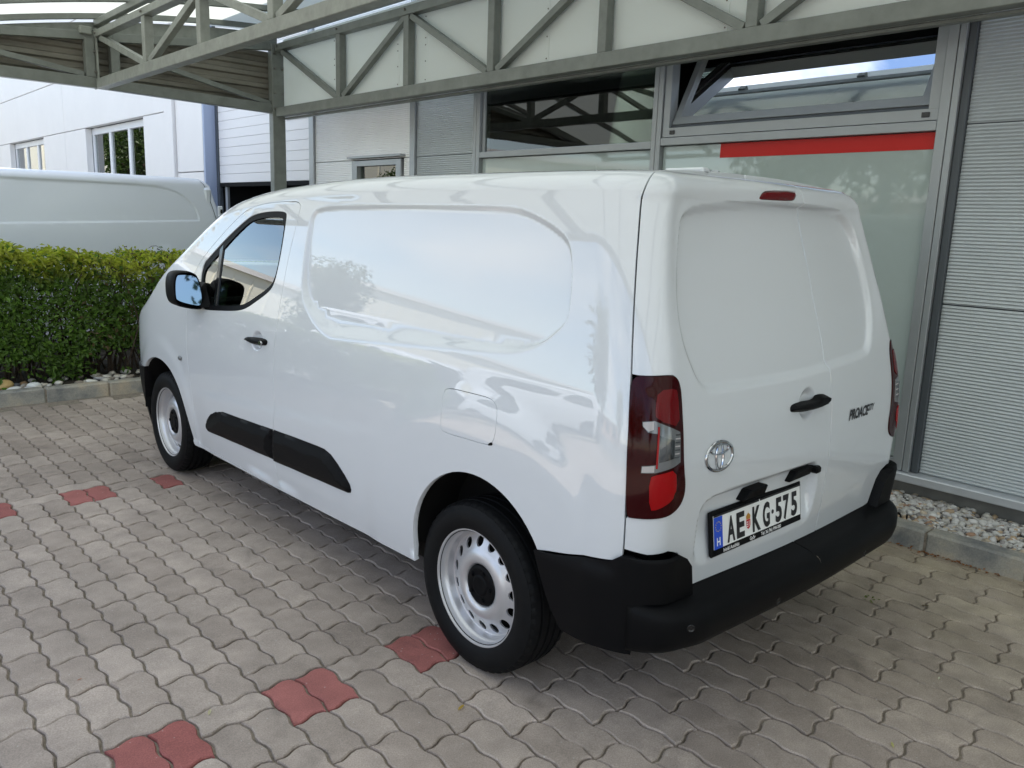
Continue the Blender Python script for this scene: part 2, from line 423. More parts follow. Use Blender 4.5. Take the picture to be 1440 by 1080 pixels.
for i, (x0, x1, y0, y1, kd) in enumerate(S_):
    P = paver_loop(x0, x1, y0, y1, 6 if kd != 'across' else 9, 9 if kd != 'across' else 5)
    c = P.mean(0)
    if i in near or (kd == 'red' and in_view(*c) > 0):
        half = round((x0-PX0)/(PX/2)) % 2
        key = (kd if kd == 'across' else 'along', kd == 'red', round(x1-x0, 3), round(y1-y0, 3), half, round(((y0-PY0)/HW) % 1, 2), RNG.integers(0, 3))
        me = shared.get(key)
        if me is None:
            V, F = paver_geo(P, tilt=RNG.normal(0, .006, 2)); V[:, :2] -= c
            me = bpy.data.meshes.new('paver'); me.from_pydata(V.tolist(), [], F); me.materials.append(M['paver_red'] if kd == 'red' else M['paver']); shared[key] = me
        o = link('paver', me, None, pavement); o.location = (c[0], c[1], float(RNG.normal(0, .0012)))
        if kd == 'red': o['label'] = 'red paver'
    else:
        V, F = paver_geo(P, tilt=RNG.normal(0, .006, 2), dz=float(RNG.normal(0, .0012)))
        VV.append(V); FF += [tuple(j+nv for j in f) for f in F]; nv += len(V)
        t = RNG.random()
        TT += [(t, t, t) if kd != 'red' else (t, t, t)]*len(F)
me = bpy.data.meshes.new('paver_field'); me.from_pydata(np.concatenate(VV).tolist(), [], FF); set_tone(me, np.array(TT))
tag(link('paver_field', me, M['paver_far'], pavement), kind='stuff')

def kerb_material():
    """kerb stone: grey concrete with dark tyre scuffs and warm pale patches"""
    m = mat('kerb_concrete', (.2, .19, .17), .85, bump=(90, .35, .003)); nt = m.node_tree; b = nt.nodes['Principled BSDF']; N = nt.nodes.new; K = nt.links.new
    geo = N('ShaderNodeNewGeometry'); n = N('ShaderNodeTexNoise'); n.inputs['Scale'].default_value = 4.2; n.inputs['Detail'].default_value = 5; n.inputs['Roughness'].default_value = .6
    K(geo.outputs['Position'], n.inputs['Vector'])
    r = N('ShaderNodeValToRGB'); e = r.color_ramp.elements; e[0].position = .32; e[0].color = (.15, .155, .158, 1); e[1].position = .66; e[1].color = (.47, .39, .29, 1)
    q = e.new(.5); q.color = (.32, .305, .265, 1)
    K(n.outputs['Fac'], r.inputs['Fac'])
    n2 = N('ShaderNodeTexNoise'); n2.inputs['Scale'].default_value = 120; K(geo.outputs['Position'], n2.inputs['Vector'])
    mr = N('ShaderNodeMapRange'); mr.inputs['To Min'].default_value = .7; mr.inputs['To Max'].default_value = 1.3; K(n2.outputs['Fac'], mr.inputs['Value'])
    x = N('ShaderNodeMix'); x.data_type = 'RGBA'; x.blend_type = 'MULTIPLY'; x.inputs['Factor'].default_value = 1; K(r.outputs['Color'], x.inputs['A']); K(mr.outputs['Result'], x.inputs['B'])
    K(x.outputs['Result'], b.inputs['Base Color'])
    return m
M['kerb'] = kerb_material()
core = MB().box((KERB_X+.01, -12, -.05), (KERB_X+.10, KERB_Y, .098))
kerb_r = tag(core.build('kerb', M['sand']), 'grey concrete kerb between pavers and gravel strip', kind='structure')
y = .275
ys = [.275+.47*i for i in range(-14, 13)]
for i, y0 in enumerate(ys):
    y1 = min(y0+.47, KERB_Y-.004)
    if y1-y0 < .05: continue
    MB().box((KERB_X+RNG.normal(0, .0015), y0+.004, -.04), (KERB_X+.112, y1-.004, .112+RNG.normal(0, .002))).build('kerb_stone', M['kerb'], kerb_r, bevel=.012)
core = MB().box((-12, KERB_Y+.01, -.05), (KERB_X+.112, KERB_Y+.10, .098))
kerb_l = tag(core.build('kerb', M['sand']), 'grey concrete kerb along the foot of the hedge', kind='structure')
x = -9.5
while x < KERB_X+.1:
    x1 = min(x+.5, KERB_X+.112)
    if x1-x > .05: MB().box((x+.004, KERB_Y+RNG.normal(0, .0015), -.04), (x1-.004, KERB_Y+.112, .115+RNG.normal(0, .002))).build('kerb_stone', M['kerb'], kerb_l, bevel=.012)
    x += .5
# planting bed and gravel bed
def bumpy(name, x0, x1, y0, y1, z, amp, m, n=60):
    xs = np.linspace(x0, x1, n); ys_ = np.linspace(y0, y1, n); V = []; F = []
    for i in range(n):
        for j in range(n): V.append((xs[i], ys_[j], z+amp*math.sin(xs[i]*9+ys_[j]*4)*math.sin(ys_[j]*11-xs[i]*3)))
    for i in range(n-1):
        for j in range(n-1): F.append((i*n+j, (i+1)*n+j, (i+1)*n+j+1, i*n+j+1))
    return mesh_obj(name, V, F, m, smooth=True)
tag(bumpy('planting_bed', -12, 2.3, KERB_Y+.07, 8.3, .075, .012, M['soil'], 90), 'dark soil under the hedge', kind='structure')
tag(bumpy('gravel_bed', KERB_X+.09, 2.37, -12, KERB_Y+.05, .060, .004, M['soil'], 90), 'soil below the pebbles', kind='structure')

def pebble_mesh(rng):
    bm = bmesh.new(); bmesh.ops.create_icosphere(bm, subdivisions=1, radius=1)
    ax = rng.normal(0, 1, (3, 3))
    for v in bm.verts:
        s = 1+.16*math.sin(3*v.co.x*ax[0, 0]+2*v.co.y*ax[0, 1]+ax[0, 2])+.1*math.sin(4*v.co.z*ax[1, 0]+ax[1, 1])
        v.co *= s
    V = np.array([v.co[:] for v in bm.verts]); F = [tuple(v.index for v in f.verts) for f in bm.faces]; bm.free()
    return V, F
PEB = [pebble_mesh(RNG) for _ in range(8)]
PEB_COL = np.array([(.58, .56, .52), (.50, .47, .42), (.62, .60, .57), (.44, .42, .40), (.46, .34, .22), (.52, .43, .32), (.28, .26, .25), (.12, .11, .105), (.36, .22, .14)])
PEB_P = np.array([.24, .17, .20, .12, .08, .08, .06, .03, .02])
def rot3(rng):
    a, b, c = rng.uniform(-.5, .5), rng.uniform(-.5, .5), rng.uniform(0, 6.28)
    return np.array(Euler((a, b, c)).to_matrix())
VV = []; FF = []; TT = []; nv = 0
def scatter(n, x0, x1, y0, y1, z, smin, smax, rng):
    global nv
    for _ in range(n):
        V, F = PEB[rng.integers(0, 8)]; s = smin+(smax-smin)*rng.random()**2
        W = (V*np.array([1.25, .95, .62])*s)@rot3(rng).T + np.array([rng.uniform(x0, x1), rng.uniform(y0, y1), z+rng.uniform(0, .018)])
        VV.append(W); FF.extend(tuple(i+nv for i in f) for f in F); nv += len(V)
        c = PEB_COL[rng.choice(9, p=PEB_P)]*rng.uniform(.8, 1.15); TT.extend([c]*len(F))
scatter(2600, KERB_X+.12, 2.33, -.6, 1.3, .068, .011, .027, RNG)
scatter(2600, KERB_X+.12, 2.33, -6, -.6, .068, .016, .03, RNG)
scatter(2600, KERB_X+.12, 2.33, 1.3, 6.2, .068, .016, .03, RNG)
me = bpy.data.meshes.new('gravel'); me.from_pydata(np.concatenate(VV).tolist(), [], FF); set_tone(me, np.array(TT)); me.polygons.foreach_set('use_smooth', [True]*len(me.polygons))
tag(link('gravel', me, M['pebble']), 'pale river pebbles filling the strip along the building', kind='stuff')
# loose stones along the hedge kerb: (x, y, size, shape, colour)
def hedge_stone(x, y, s, col, label, rz=0, flat=.6, group=None):
    V, F = PEB[RNG.integers(0, 8)]
    V = V*np.array([1.3, .9, flat])*s
    me = bpy.data.meshes.new('stone'); me.from_pydata(V.tolist(), [], F); set_tone(me, np.array([col]*len(F))); me.polygons.foreach_set('use_smooth', [True]*len(me.polygons))
    o = link('stone', me, M['pebble']); o.location = (x, y, .085+s*flat*.6); o.rotation_euler = (RNG.uniform(-.2, .2), RNG.uniform(-.2, .2), rz)
    md = o.modifiers.new('round', 'SUBSURF'); md.levels = 1; md.render_levels = 1
    tag(o, label, 'stone', group); return o
# ---------------------------------------------------------------- showroom building (facade plane X = 2.35)
FX = 2.35
show = empty('showroom_building', 'showroom building with silver corrugated panels, grey mullions and greenish glass behind the white van', 'building', (FX, 2.6, 0))
def at(o): o.location = Vector(o.location)-Vector((FX, 2.6, 0)); return o
def sb(name, lo, hi, m, bevel=.003): return at(rbox(name, lo, hi, m, show, bevel))
def corr(name, y0, y1, z0, z1, pitch=.0196, amp=.0072, x=FX, m=None):
    """one corrugated sheet: fine horizontal waves, folded edges"""
    n = max(2, int(round((z1-z0)/pitch))); k = 6; V = []; F = []
    zs = np.linspace(z0, z1, n*k+1)
    xs = x - amp*(1-np.cos(2*np.pi*np.arange(n*k+1)/k))/2*np.clip(np.minimum(np.arange(n*k+1), n*k-np.arange(n*k+1))/2, 0, 1)
    for zz, xx in zip(zs, xs): V += [(xx, y0, zz), (xx, y1, zz)]
    for i in range(n*k): F.append((2*i, 2*i+2, 2*i+3, 2*i+1))
    b = len(V); V += [(x+.03, y0, z0), (x+.03, y1, z0), (x+.03, y0, z1), (x+.03, y1, z1)]
    F += [(0, 1, b+1, b), (2*n*k, b+2, b+3, 2*n*k+1)]
    o = mesh_obj(name, V, F, m or M['corrugated'], show)
    return at(o)
BANDS = [(.222, 1.228), (1.236, 2.222), (2.230, 3.27), (3.278, 4.3), (4.308, 5.4)]
ycols = [(.585, -1.9), (-1.91, -4.4), (-4.41, -6.9), (-6.91, -9.4)]
for (a, b) in ycols:
    for (z0, z1) in BANDS: corr('corrugated_panel', b, a, z0, z1)
for (a, b) in [(4.815, 5.742), (5.838, 7.785)]:
    for i, (z0, z1) in enumerate(BANDS):
        if a > 5.8 and i == 1:                       # the small window cuts this sheet
            corr('corrugated_panel', 5.838, 5.965, z0, z1, amp=.004, m=M['corr_pale']); corr('corrugated_panel', 6.95, 7.785, z0, z1, amp=.004, m=M['corr_pale']); corr('corrugated_panel', 5.966, 6.949, z0, 1.50, amp=.004, m=M['corr_pale']); continue
        corr('corrugated_panel', a, b, z0, z1, amp=.004, m=M['corr_pale'] if a > 5.8 else None)
for (z0, z1) in BANDS[3:]: corr('corrugated_panel', .70, 4.71, z0, z1)
# dark backing behind the joints, then mullions and rails
sb('wall_backing', (FX+.012, -9.4, .20), (FX+.03, .60, 5.42), M['alu_dark'], 0)
sb('wall_backing', (FX+.035, 4.80, .20), (FX+.05, 5.96, 5.42), M['alu_dark'], 0)
sb('wall_backing', (FX+.035, 6.95, .20), (FX+.05, 7.80, 5.42), M['alu_dark'], 0)
sb('wall_backing', (FX+.035, .60, 3.27), (FX+.05, 4.80, 5.42), M['alu_dark'], 0)
sb('mullion', (FX-.055, .672, .222), (FX+.06, .728, 3.27), M['alu'])
sb('mullion', (FX-.055, .632, .222), (FX+.06, .668, 3.27), M['alu'])
sb('gasket_strip', (FX-.030, .588, .222), (FX+.011, .628, 5.4), M['alu_dark'])
for (y0, y1) in ((2.655, 2.74), (4.712, 4.808)):
    sb('mullion', (FX-.05, y0, .222), (FX+.06, (y0+y1)/2-.002, 3.27), M['alu']); sb('mullion', (FX-.05, (y0+y1)/2+.002, .222), (FX+.06, y1, 3.27), M['alu'])
sb('mullion', (FX-.03, 5.748, .222), (FX+.03, 5.832, 5.4), M['alu'])
sb('door_jamb', (FX-.03, 7.790, .05), (FX+.20, 7.898, 5.4), M['alu'])
sb('transom', (FX-.048, .730, 2.196), (FX+.05, 2.653, 2.250), M['alu'])
sb('transom', (FX-.048, 2.742, 2.178), (FX+.05, 4.710, 2.230), M['alu'])
sb('base_rail', (FX-.095, -9.4, .168), (FX+.04, 7.78, .219), M['alu_pale'], .006)
sb('plinth', (FX-.02, -9.4, -.05), (FX+.2, 7.78, .166), M['concrete'], .004)
# lower glazing: greenish back-painted panes
for (y0, y1) in ((.732, 2.651), (2.744, 4.708)):
    top = 2.192 if y0 < 1 else 2.174
    sb('glass_pane', (FX-.006, y0, .480), (FX+.02, y1, top), M['spandrel'], .002)
    sb('glass_pane', (FX-.006, y0, .288), (FX+.02, y1, .470), M['spandrel'], .002)
    sb('glazing_backing', (FX+.022, y0-.01, .22), (FX+.03, y1+.01, top+.02), M['alu_dark'], 0)
    sb('sill_rail', (FX-.02, y0, .222), (FX+.02, y1, .282), M['alu'])
sb('red_stripe', (FX-.0085, .735, 2.098), (FX-.0065, 2.160, 2.192), M['red_vinyl'], 0)
# upper left window: fixed dark pane
wf = sb('window_frame', (FX-.02, 4.672, 2.232), (FX+.04, 4.708, 3.26), M['alu'])
at_l = lambda name, lo, hi, m, par, bev=.002: rbox(name, lo, hi, m, par, bev)
def child_box(name, lo, hi, m, par, bevel=.002):
    o = rbox(name, lo, hi, m, par, bevel); o.location = -Vector(par.location)-Vector((FX, 2.6, 0)); return o
child_box('pane', (FX-.004, 2.744, 2.232), (FX+.004, 4.670, 3.262), M['pane'], wf, 0)
# upper right window: outer frame and a hopper sash tilted inwards at its top
fr = MB(); y0, y1, z0, z1 = .735, 2.648, 2.256, 3.24
fr.box((FX-.035, y0, z0), (FX+.05, y1, z0+.062)); fr.box((FX-.035, y0, z1-.06), (FX+.05, y1, z1)); fr.box((FX-.035, y0, z0+.0625), (FX+.05, y0+.055, z1-.0605)); fr.box((FX-.035, y1-.055, z0+.0625), (FX+.05, y1, z1-.0605))
wf2 = at(fr.build('window_frame', M['alu'], show))
for yy in (.80, 2.56): child_box('hinge_cap', (FX-.043, yy-.022, 2.272), (FX-.036, yy+.022, 2.30), M['gloss_black'], wf2, .002)
th = math.radians(28); hs = .86; zb = 2.335
def tilt(p): # local sash (y, h, d) -> world
    y, h, d = p; return (FX+.005+h*math.sin(th)+d*math.cos(th), y, zb+h*math.cos(th)-d*math.sin(th))
def tbox(mb, a, b):
    V = [tilt((x, h, d)) for d in (a[2], b[2]) for h in (a[1], b[1]) for x in (a[0], b[0])]
    mb.add(V, [(0,1,3,2),(4,6,7,5),(0,4,5,1),(1,5,7,3),(3,7,6,2),(2,6,4,0)])
sa, sbb = .80, 2.585; s = MB()
tbox(s, (sa, 0, -.02), (sbb, .062, .045)); tbox(s, (sa, hs-.05, -.02), (sbb, hs, .045)); tbox(s, (sa, .0625, -.02), (sa+.05, hs-.0505, .045)); tbox(s, (sbb-.05, .0625, -.02), (sbb, hs-.0505, .045))
sash = at(s.build('hopper_sash', M['alu'], show)); tag(sash, 'tilted open window sash')
s = MB(); tbox(s, (sa+.048, .058, .006), (sbb-.048, hs-.045, .014)); o = s.build('pane', M['pane'], sash); o.location = -Vector(sash.location)-Vector((FX, 2.6, 0))
s = MB(); tbox(s, (sa-.004, -.03, -.015), (sbb+.004, -.006, .03)); o = s.build('seal', M['alu_dark'], sash); o.location = -Vector(sash.location)-Vector((FX, 2.6, 0))
# dim room behind the upper windows
r = MB(); x0, x1, yA, yB, zA, zB = FX+.08, 8.0, .62, 4.78, 2.19, 3.62
r.add([(x0,yA,zA),(x1,yA,zA),(x1,yB,zA),(x0,yB,zA),(x0,yA,zB),(x1,yA,zB),(x1,yB,zB),(x0,yB,zB)], [(0,1,2,3),(7,6,5,4),(1,5,6,2),(0,4,5,1),(3,2,6,7)])
at(r.build('room', M['room'], show))
sb('room_column', (FX+.5, 4.42, 2.2), (FX+.62, 4.60, 3.6), M['room_pale'])
sb('window_board', (FX+.05, 2.75, 2.20), (FX+.28, 4.66, 2.222), M['pvc'])
# small low window with a hood
fr = MB(); y0, y1, z0, z1 = 5.985, 6.93, 1.52, 2.215
fr.box((FX-.03, y0, z0), (FX+.06, y0+.09, z1)); fr.box((FX-.03, y1-.10, z0), (FX+.06, y1, z1)); fr.box((FX-.03, y0+.0905, z1-.055), (FX+.06, y1-.1005, z1)); fr.box((FX-.03, y0+.0905, z0), (FX+.06, y1-.1005, z0+.06))
sw = at(fr.build('window_frame', M['alu'], show)); tag(sw, 'small aluminium window frame')
child_box('pane', (FX+.02, y0+.085, z0+.055), (FX+.028, y1-.095, z1-.05), M['pane'], sw, 0)
child_box('stay_arm', (FX+.045, 6.74, 2.02), (FX+.06, 6.77, 2.15), M['alu_dark'], sw, 0)
sb('window_hood', (FX-.07, 5.94, 2.238), (FX+.01, 6.98, 2.262), M['alu'], .003)
r = MB(); x0, x1, yA, yB, zA, zB = FX+.07, 6., 5.97, 6.95, 1.5, 2.3
r.add([(x0,yA,zA),(x1,yA,zA),(x1,yB,zA),(x0,yB,zA),(x0,yA,zB),(x1,yA,zB),(x1,yB,zB),(x0,yB,zB)], [(0,1,2,3),(7,6,5,4),(1,5,6,2),(0,4,5,1),(3,2,6,7)])
at(r.build('small_room', M['room'], show))
# sectional door, raised above head height, and the dark bay behind it
DX = 2.54
z = 2.042
for k in range(22):
    sb('door_panel', (DX, 7.93, z), (DX+.04, 11.06, z+.1235), M['door_panel'], .005); z += .1255
sb('door_panel_backing', (DX+.036, 7.92, 2.04), (DX+.05, 11.07, 4.8), M['alu_dark'], 0)
sb('bottom_seal', (DX-.004, 7.93, 1.985), (DX+.04, 11.06, 2.040), M['dark'], .004)
sb('side_seal', (DX-.02, 11.00, .0), (DX+.02, 11.075, 4.8), M['alu_dark'], .002)
sb('guide_rail', (DX+.05, 10.88, .0), (DX+.09, 10.95, 2.1), M['alu_pale'], .002)
r = MB(); x0, x1, yA, yB, zA, zB = DX+.06, 12., 7.95, 11.05, -.03, 3.0
r.add([(x0,yA,zA),(x1,yA,zA),(x1,yB,zA),(x0,yB,zA),(x0,yA,zB),(x1,yA,zB),(x1,yB,zB),(x0,yB,zB)], [(0,1,2,3),(7,6,5,4),(1,5,6,2),(0,4,5,1),(3,2,6,7)])
at(r.build('garage_bay', M['interior'], show))
# roof and the hidden walls, so that the building casts its shade
r = MB(); x0, x1, yA, yB, zA, zB = FX+.06, 16, -9.38, 11.1, 5.38, 5.7
r.box((FX-.04, yA, zA+.02), (x1, yB, zB)); r.box((FX+.2, yA, .0), (x1, yA+.2, zA)); r.box((x1-.2, yA+.21, .0), (x1, yB, zA))
at(r.build('roof', M['alu'], show))
sb('lintel', (DX+.055, 7.92, 4.82), (DX+.2, 11.07, 5.37), M['white_panel'], 0)

# ---------------------------------------------------------------- white workshop building further along
work = empty('workshop_building', 'white panelled workshop building with two three-pane windows, beyond the white rear van', 'building', (FX, 20, 0))
def wk(name, lo, hi, m, bevel=.004):
    o = rbox(name, lo, hi, m, work, bevel); o.location = -Vector((FX, 20, 0)); return o
ZR = [0.05, 1.06, 2.105, 2.20, 3.155, 4.19, 5.2, 6.2, 7.2]
WIN = [(13.62, 16.93), (20.16, 23.55), (26.7, 30.1), (33.2, 36.6)]
def wpanel(y0, y1, z0, z1): wk('wall_panel', (FX, y0+.006, z0+.006), (FX+.12, y1-.006, z1-.006), M['white_panel'], .006)
for (y0, y1) in ((12.53, 18.41), (18.41, 24.6), (24.6, 31.1), (31.1, 37.6)):
    w = [q for q in WIN if y0 < q[0] < y1][0]
    wpanel(y0, y1, .05, 1.06); wpanel(y0, w[0], 1.06, 3.155); wpanel(w[1], y1, 1.06, 3.155)
    for z0, z1 in ((3.155, 4.19), (4.19, 5.2), (5.2, 6.2), (6.2, 7.2)): wpanel(y0, y1, z0, z1)
for z0, z1 in ((.05, 1.06), (1.06, 2.20), (2.20, 3.3), (3.3, 4.6), (4.6, 5.9), (5.9, 7.2)): wpanel(11.13, 12.16, z0, z1)
wk('corner_post', (FX-.05, 12.18, .0), (FX+.12, 12.52, 7.2), M['white_panel'], .01)
wk('door_reveal', (FX+.004, 11.078, .0), (DX+.1, 11.13, 7.2), M['shaded_reveal'], .004)
wk('wall_core', (FX+.122, 11.14, .0), (FX+.16, 13.6, 7.2), M['alu_dark'], 0)
wk('wall_core', (FX+.122, 13.61, 3.16), (FX+.16, 37.6, 7.2), M['alu_dark'], 0)
wk('wall_core', (FX+.122, 13.61, .0), (FX+.16, 37.6, 1.06), M['alu_dark'], 0)
for (a, b) in ((16.95, 20.14), (23.57, 26.68), (30.12, 33.18)): wk('wall_core', (FX+.122, a, 1.06), (FX+.16, b, 3.16), M['alu_dark'], 0)
wk('roof', (FX-.1, 11.13, 7.21), (14, 37.7, 7.4), M['white_panel'], .01)
wk('side_wall', (FX+.17, 11.16, .0), (14, 11.3, 7.2), M['white_panel'], 0)
for (y0, y1) in WIN:
    f = MB(); xx = FX+.13
    f.box((xx, y1-.09, 1.2), (xx+.07, y1+.03, 3.15))
    wf = f.build('window', M['pvc'], work, bevel=.006); wf.location = -Vector((FX, 20, 0))
    for yy in (y0+.06, y0+1.15, y0+2.23): rbox('stile', (xx, yy-.06, 1.2), (xx+.07, yy+.06, 3.15), M['pvc'], wf, .006)
    for zz in (1.13, 3.03):
        o = rbox('rail', (xx-.004, y0, zz), (xx+.074, y1+.03, zz+.12), M['pvc'], wf, .005); o.location = (0, 0, 0); o.matrix_parent_inverse = Matrix.Identity(4)
    for (a, b) in ((y0+.12, y0+1.09), (y0+1.21, y0+2.17), (y0+2.29, y1-.09)):
        rbox('pane', (xx+.03, a, 1.25), (xx+.036, b, 3.03), M['pane'], wf, 0)
    rbox('sill', (xx-.2, y0-.02, 1.08), (xx-.005, y1+.02, 1.125), M['pvc'], wf, .004)
    r = MB(); r.add([(xx+.09, y0, 1.), (xx+3, y0, 1.), (xx+3, y1, 1.), (xx+.09, y1, 1.), (xx+.09, y0, 3.3), (xx+3, y0, 3.3), (xx+3, y1, 3.3), (xx+.09, y1, 3.3)], [(0,1,2,3),(7,6,5,4),(1,5,6,2),(0,4,5,1),(3,2,6,7)])
    r.build('room', M['room'], wf)
# ---------------------------------------------------------------- steel canopy over the bays, lengthened behind the camera to darken the van's rear
can = empty('canopy', 'grey-green steel lattice canopy with an opal curved roof over the parked white van', 'canopy', (1.95, 7.95, 0))
CO = -Vector((1.95, 7.95, 0))
def cb(mb, name, m, parent=can, bevel=.004):
    o = mb.build(name, m, parent, bevel=bevel)
    if parent == can: o.location = CO
    return o
YE = 7.95
def zroof(x):
    d = 1.95-x; e = min(d, 3.6); return 3.65-.05*e-.032*e*e-(d-e)*.26
nodes_y = [7.93-.1, 6.53, 5.33, 4.14, 2.93, 1.73, .53, -.67, -1.87, -3.07, -4.27, -5.47, -6.67, -7.87, -9.07, -10.27, -11.47, -12.67, -13.9]  # nodes behind the camera are an added run that darkens the van's rear
def truss(x, zb0, zb1, zt0, zt1, w, first_top, m, light):
    ch = MB().box((x-w/2, -14, zb0), (x+w/2, YE-.06, zb1)).box((x-w/2, -14, zt0), (x+w/2, YE-.06, zt1))
    t = cb(ch, 'truss', m)
    top = first_top
    for i, y in enumerate(nodes_y):
        if i > 0:
            MB().box((x-.038, y-.040, zb1+.001), (x+.038, y+.040, zt0-.001)).build('vertical_member', m, t, bevel=.004)
        if i < len(nodes_y)-1:
            y2 = nodes_y[i+1]; a = (x, y-.05, zt0-.01) if top else (x, y-.06, zb1+.01); b = (x, y2+.06, zb1+.01) if top else (x, y2+.05, zt0-.01)
            MB().bar(a, b, .055, .055).build('diagonal_member', light, t, bevel=.003)
            top = not top
    for i, y in enumerate(nodes_y):
        MB().tube([(x-w/2-.002, y, zt1-.03), (x-w/2-.016, y, zt1-.03)], .011, 6).build('bolt', M['bolt'], t)
    return t
t1 = truss(1.95, 2.712, 2.812, 3.425, 3.500, .09, True, M['truss'], M['truss'])
t2 = truss(.04, 2.772, 2.865, 3.250, 3.312, .09, True, M['truss_light'], M['truss_light'])
# angle along the lower edge of the rear truss and a thin drip strip
cb(MB().box((1.997, -14, 2.690), (2.055, YE-.06, 2.710)), 'edge_angle', M['truss'])
# posts with bolted plates
def post(y):
    p = MB().box((1.872, y-.05, 0), (2.028, y+.05, 3.51)).build('post', M['truss'], can, bevel=.006); p.location = CO
    for z in (2.80, 2.97, 3.24, 3.40):
        for dx in (-.045, .05):
            MB().tube([(1.95+dx, y-.05, z), (1.95+dx, y-.066, z)], .013, 6).build('bolt', M['bolt'], p)
    MB().box((1.83, y-.09, .06), (2.07, y+.09, .085)).build('base_plate', M['truss'], p, bevel=.003)
    return p
post(YE); post(-4.15); post(-13.9)
# fascia of opal sheets behind the rear truss
ys_ = [7.88, 6.72, 5.56, 5.12, 3.55, 1.95, .35, -1.25, -2.85, -4.45, -6.05, -7.65, -9.25, -10.85, -12.45, -14]
for a, b in zip(ys_[:-1], ys_[1:]):
    f = cb(MB().box((2.004, b+.002, 2.714), (2.010, a-.002, 3.56)), 'fascia_sheet', M['fascia'], bevel=0)
    for z in (2.86, 3.02, 3.16, 3.22, 3.40):
        MB().tube([(2.003, b+.022, z), (1.999, b+.022, z)], .006, 6).build('rivet', M['bolt'], f)
# end truss in the gable, its khaki trapezoidal sheet behind
EX = [1.95, .18, -.08, -.8, -1.7, -3.0]; EZ = [3.484, 3.282, 3.265, 3.190, 3.02, 2.72]
def ztop(x): return float(np.interp(-x, [-e for e in EX], EZ))
ch = MB()
for (xa, za), (xb, zb_) in zip(zip(EX[:-1], EZ[:-1]), zip(EX[1:], EZ[1:])): ch.bar((xa, YE, za), (xb, YE, zb_), .07, .082)
ch.bar((1.868, YE, 2.800), (.04, YE, 2.832), .09, .10); ch.bar((.04, YE, 2.832), (-2.5, YE, 2.82), .09, .10)
te = cb(ch, 'end_truss', M['truss'])
MB().box((-.085, YE-.05, 2.88), (.000, YE+.04, 3.24)).build('vertical_member', M['truss'], te, bevel=.004)
MB().box((.150, YE-.045, 2.88), (.235, YE+.04, 3.25)).build('vertical_member', M['truss'], te, bevel=.004)
MB().box((.006, YE-.09, 2.775), (.020, YE+.05, 3.335)).build('joint_plate', M['truss_light'], te, bevel=.002)
MB().box((-.13, YE-.07, 3.27), (-.02, YE+.02, 3.345)).build('cleat', M['truss_light'], te, bevel=.008)
MB().box((.03, YE-.09, 3.24), (.13, YE+.02, 3.33)).build('cleat', M['truss_light'], te, bevel=.008)
for z in (2.93, 3.12): MB().tube([(.006, YE-.06, z), (-.016, YE-.06, z)], .013, 6).build('bolt', M['bolt'], te)
MB().bar((.24, YE, 3.17), (1.86, YE, 2.855), .05, .05).build('diagonal_member', M['truss'], te, bevel=.003)
MB().bar((-.10, YE, 2.90), (-1.3, YE, 3.06), .05, .05).build('diagonal_member', M['truss'], te, bevel=.003)
z = 2.86
while z < 3.42:
    z1 = z+.115
    xe = [1.99, 1.5, 1., .5, .18, -.08, -.8, -1.3, -1.7, -2.4]
    prof = [(0, z), (0, z+.045), (.028, z+.06), (.028, z+.10), (0, z+.115)]
    V = []; F = []
    for (d, zz) in prof: V += [(x, 8.06-d, min(zz, max(ztop(x)+.02, 2.8))) for x in xe]
    m = len(xe)
    for i in range(4):
        for k in range(m-1): F.append((i*m+k, i*m+k+1, i*m+m+k+1, i*m+m+k))
    mesh_obj('sheet_rib', V, F, M['end_sheet'], te)
    z = z1
fl_ = MB(); xe = np.linspace(1.99, -3.0, 22)
for xa, xb in zip(xe[:-1], xe[1:]):
    fl_.add([(xa, 8.0, ztop(xa)+.043), (xb, 8.0, ztop(xb)+.043), (xb, 8.0, max(zroof(xb)-.022, ztop(xb)+.05)), (xa, 8.0, max(zroof(xa)-.022, ztop(xa)+.05)),
             (xa, 8.012, ztop(xa)+.043), (xb, 8.012, ztop(xb)+.043), (xb, 8.012, max(zroof(xb)-.022, ztop(xb)+.05)), (xa, 8.012, max(zroof(xa)-.022, ztop(xa)+.05))], [(0,1,2,3),(7,6,5,4),(2,6,7,3),(0,4,5,1)])
fl_.build('flashing', M['truss_light'], te)
# curved ribs and opal roof sheets
xs = np.linspace(2.02, -3.05, 22)
rib_y = [7.95, 6.98, 5.95, 4.93, 3.9, 2.88, 1.85, .83, -.2, -1.22, -2.25, -3.27, -4.3, -5.3, -6.3, -7.3, -8.3, -9.3, -10.3, -11.3, -12.3, -13.3, -14]  # unseen ribs behind the camera carry the added, darkening length of roof
for y in rib_y:
    V = []; F = []
    for x in xs:
        zb_ = zroof(x)
        V += [(x, y-.03, zb_), (x, y+.03, zb_), (x, y+.03, zb_+.05), (x, y-.03, zb_+.05)]
    for i in range(len(xs)-1):
        for k in range(4): F.append((4*i+k, 4*i+(k+1) % 4, 4*i+4+(k+1) % 4, 4*i+4+k))
    F += [(3, 2, 1, 0), tuple(4*(len(xs)-1)+k for k in range(4))]
    o = mesh_obj('roof_rib', V, F, M['truss'], can); o.location = CO
for a, b in zip([8.36]+rib_y[1:-1], rib_y[1:]):  # end sheet overhang added to keep sun off the second van
    V = []; F = []
    for x in xs: V += [(x, a-.005, zroof(x)+.056), (x, b+.005, zroof(x)+.056)]
    for i in range(len(xs)-1):
        F += [(2*i, 2*i+2, 2*i+3, 2*i+1)]
    o = mesh_obj('roof_sheet', V, F, M['roof_sheet'], can, smooth=True); o.location = CO
for x in (1.98, .06, -3.0):
    z = zroof(x)-.004
    cb(MB().box((x-.03, -14, z-.06), (x+.03, 8.0, z)), 'purlin', M['truss'])
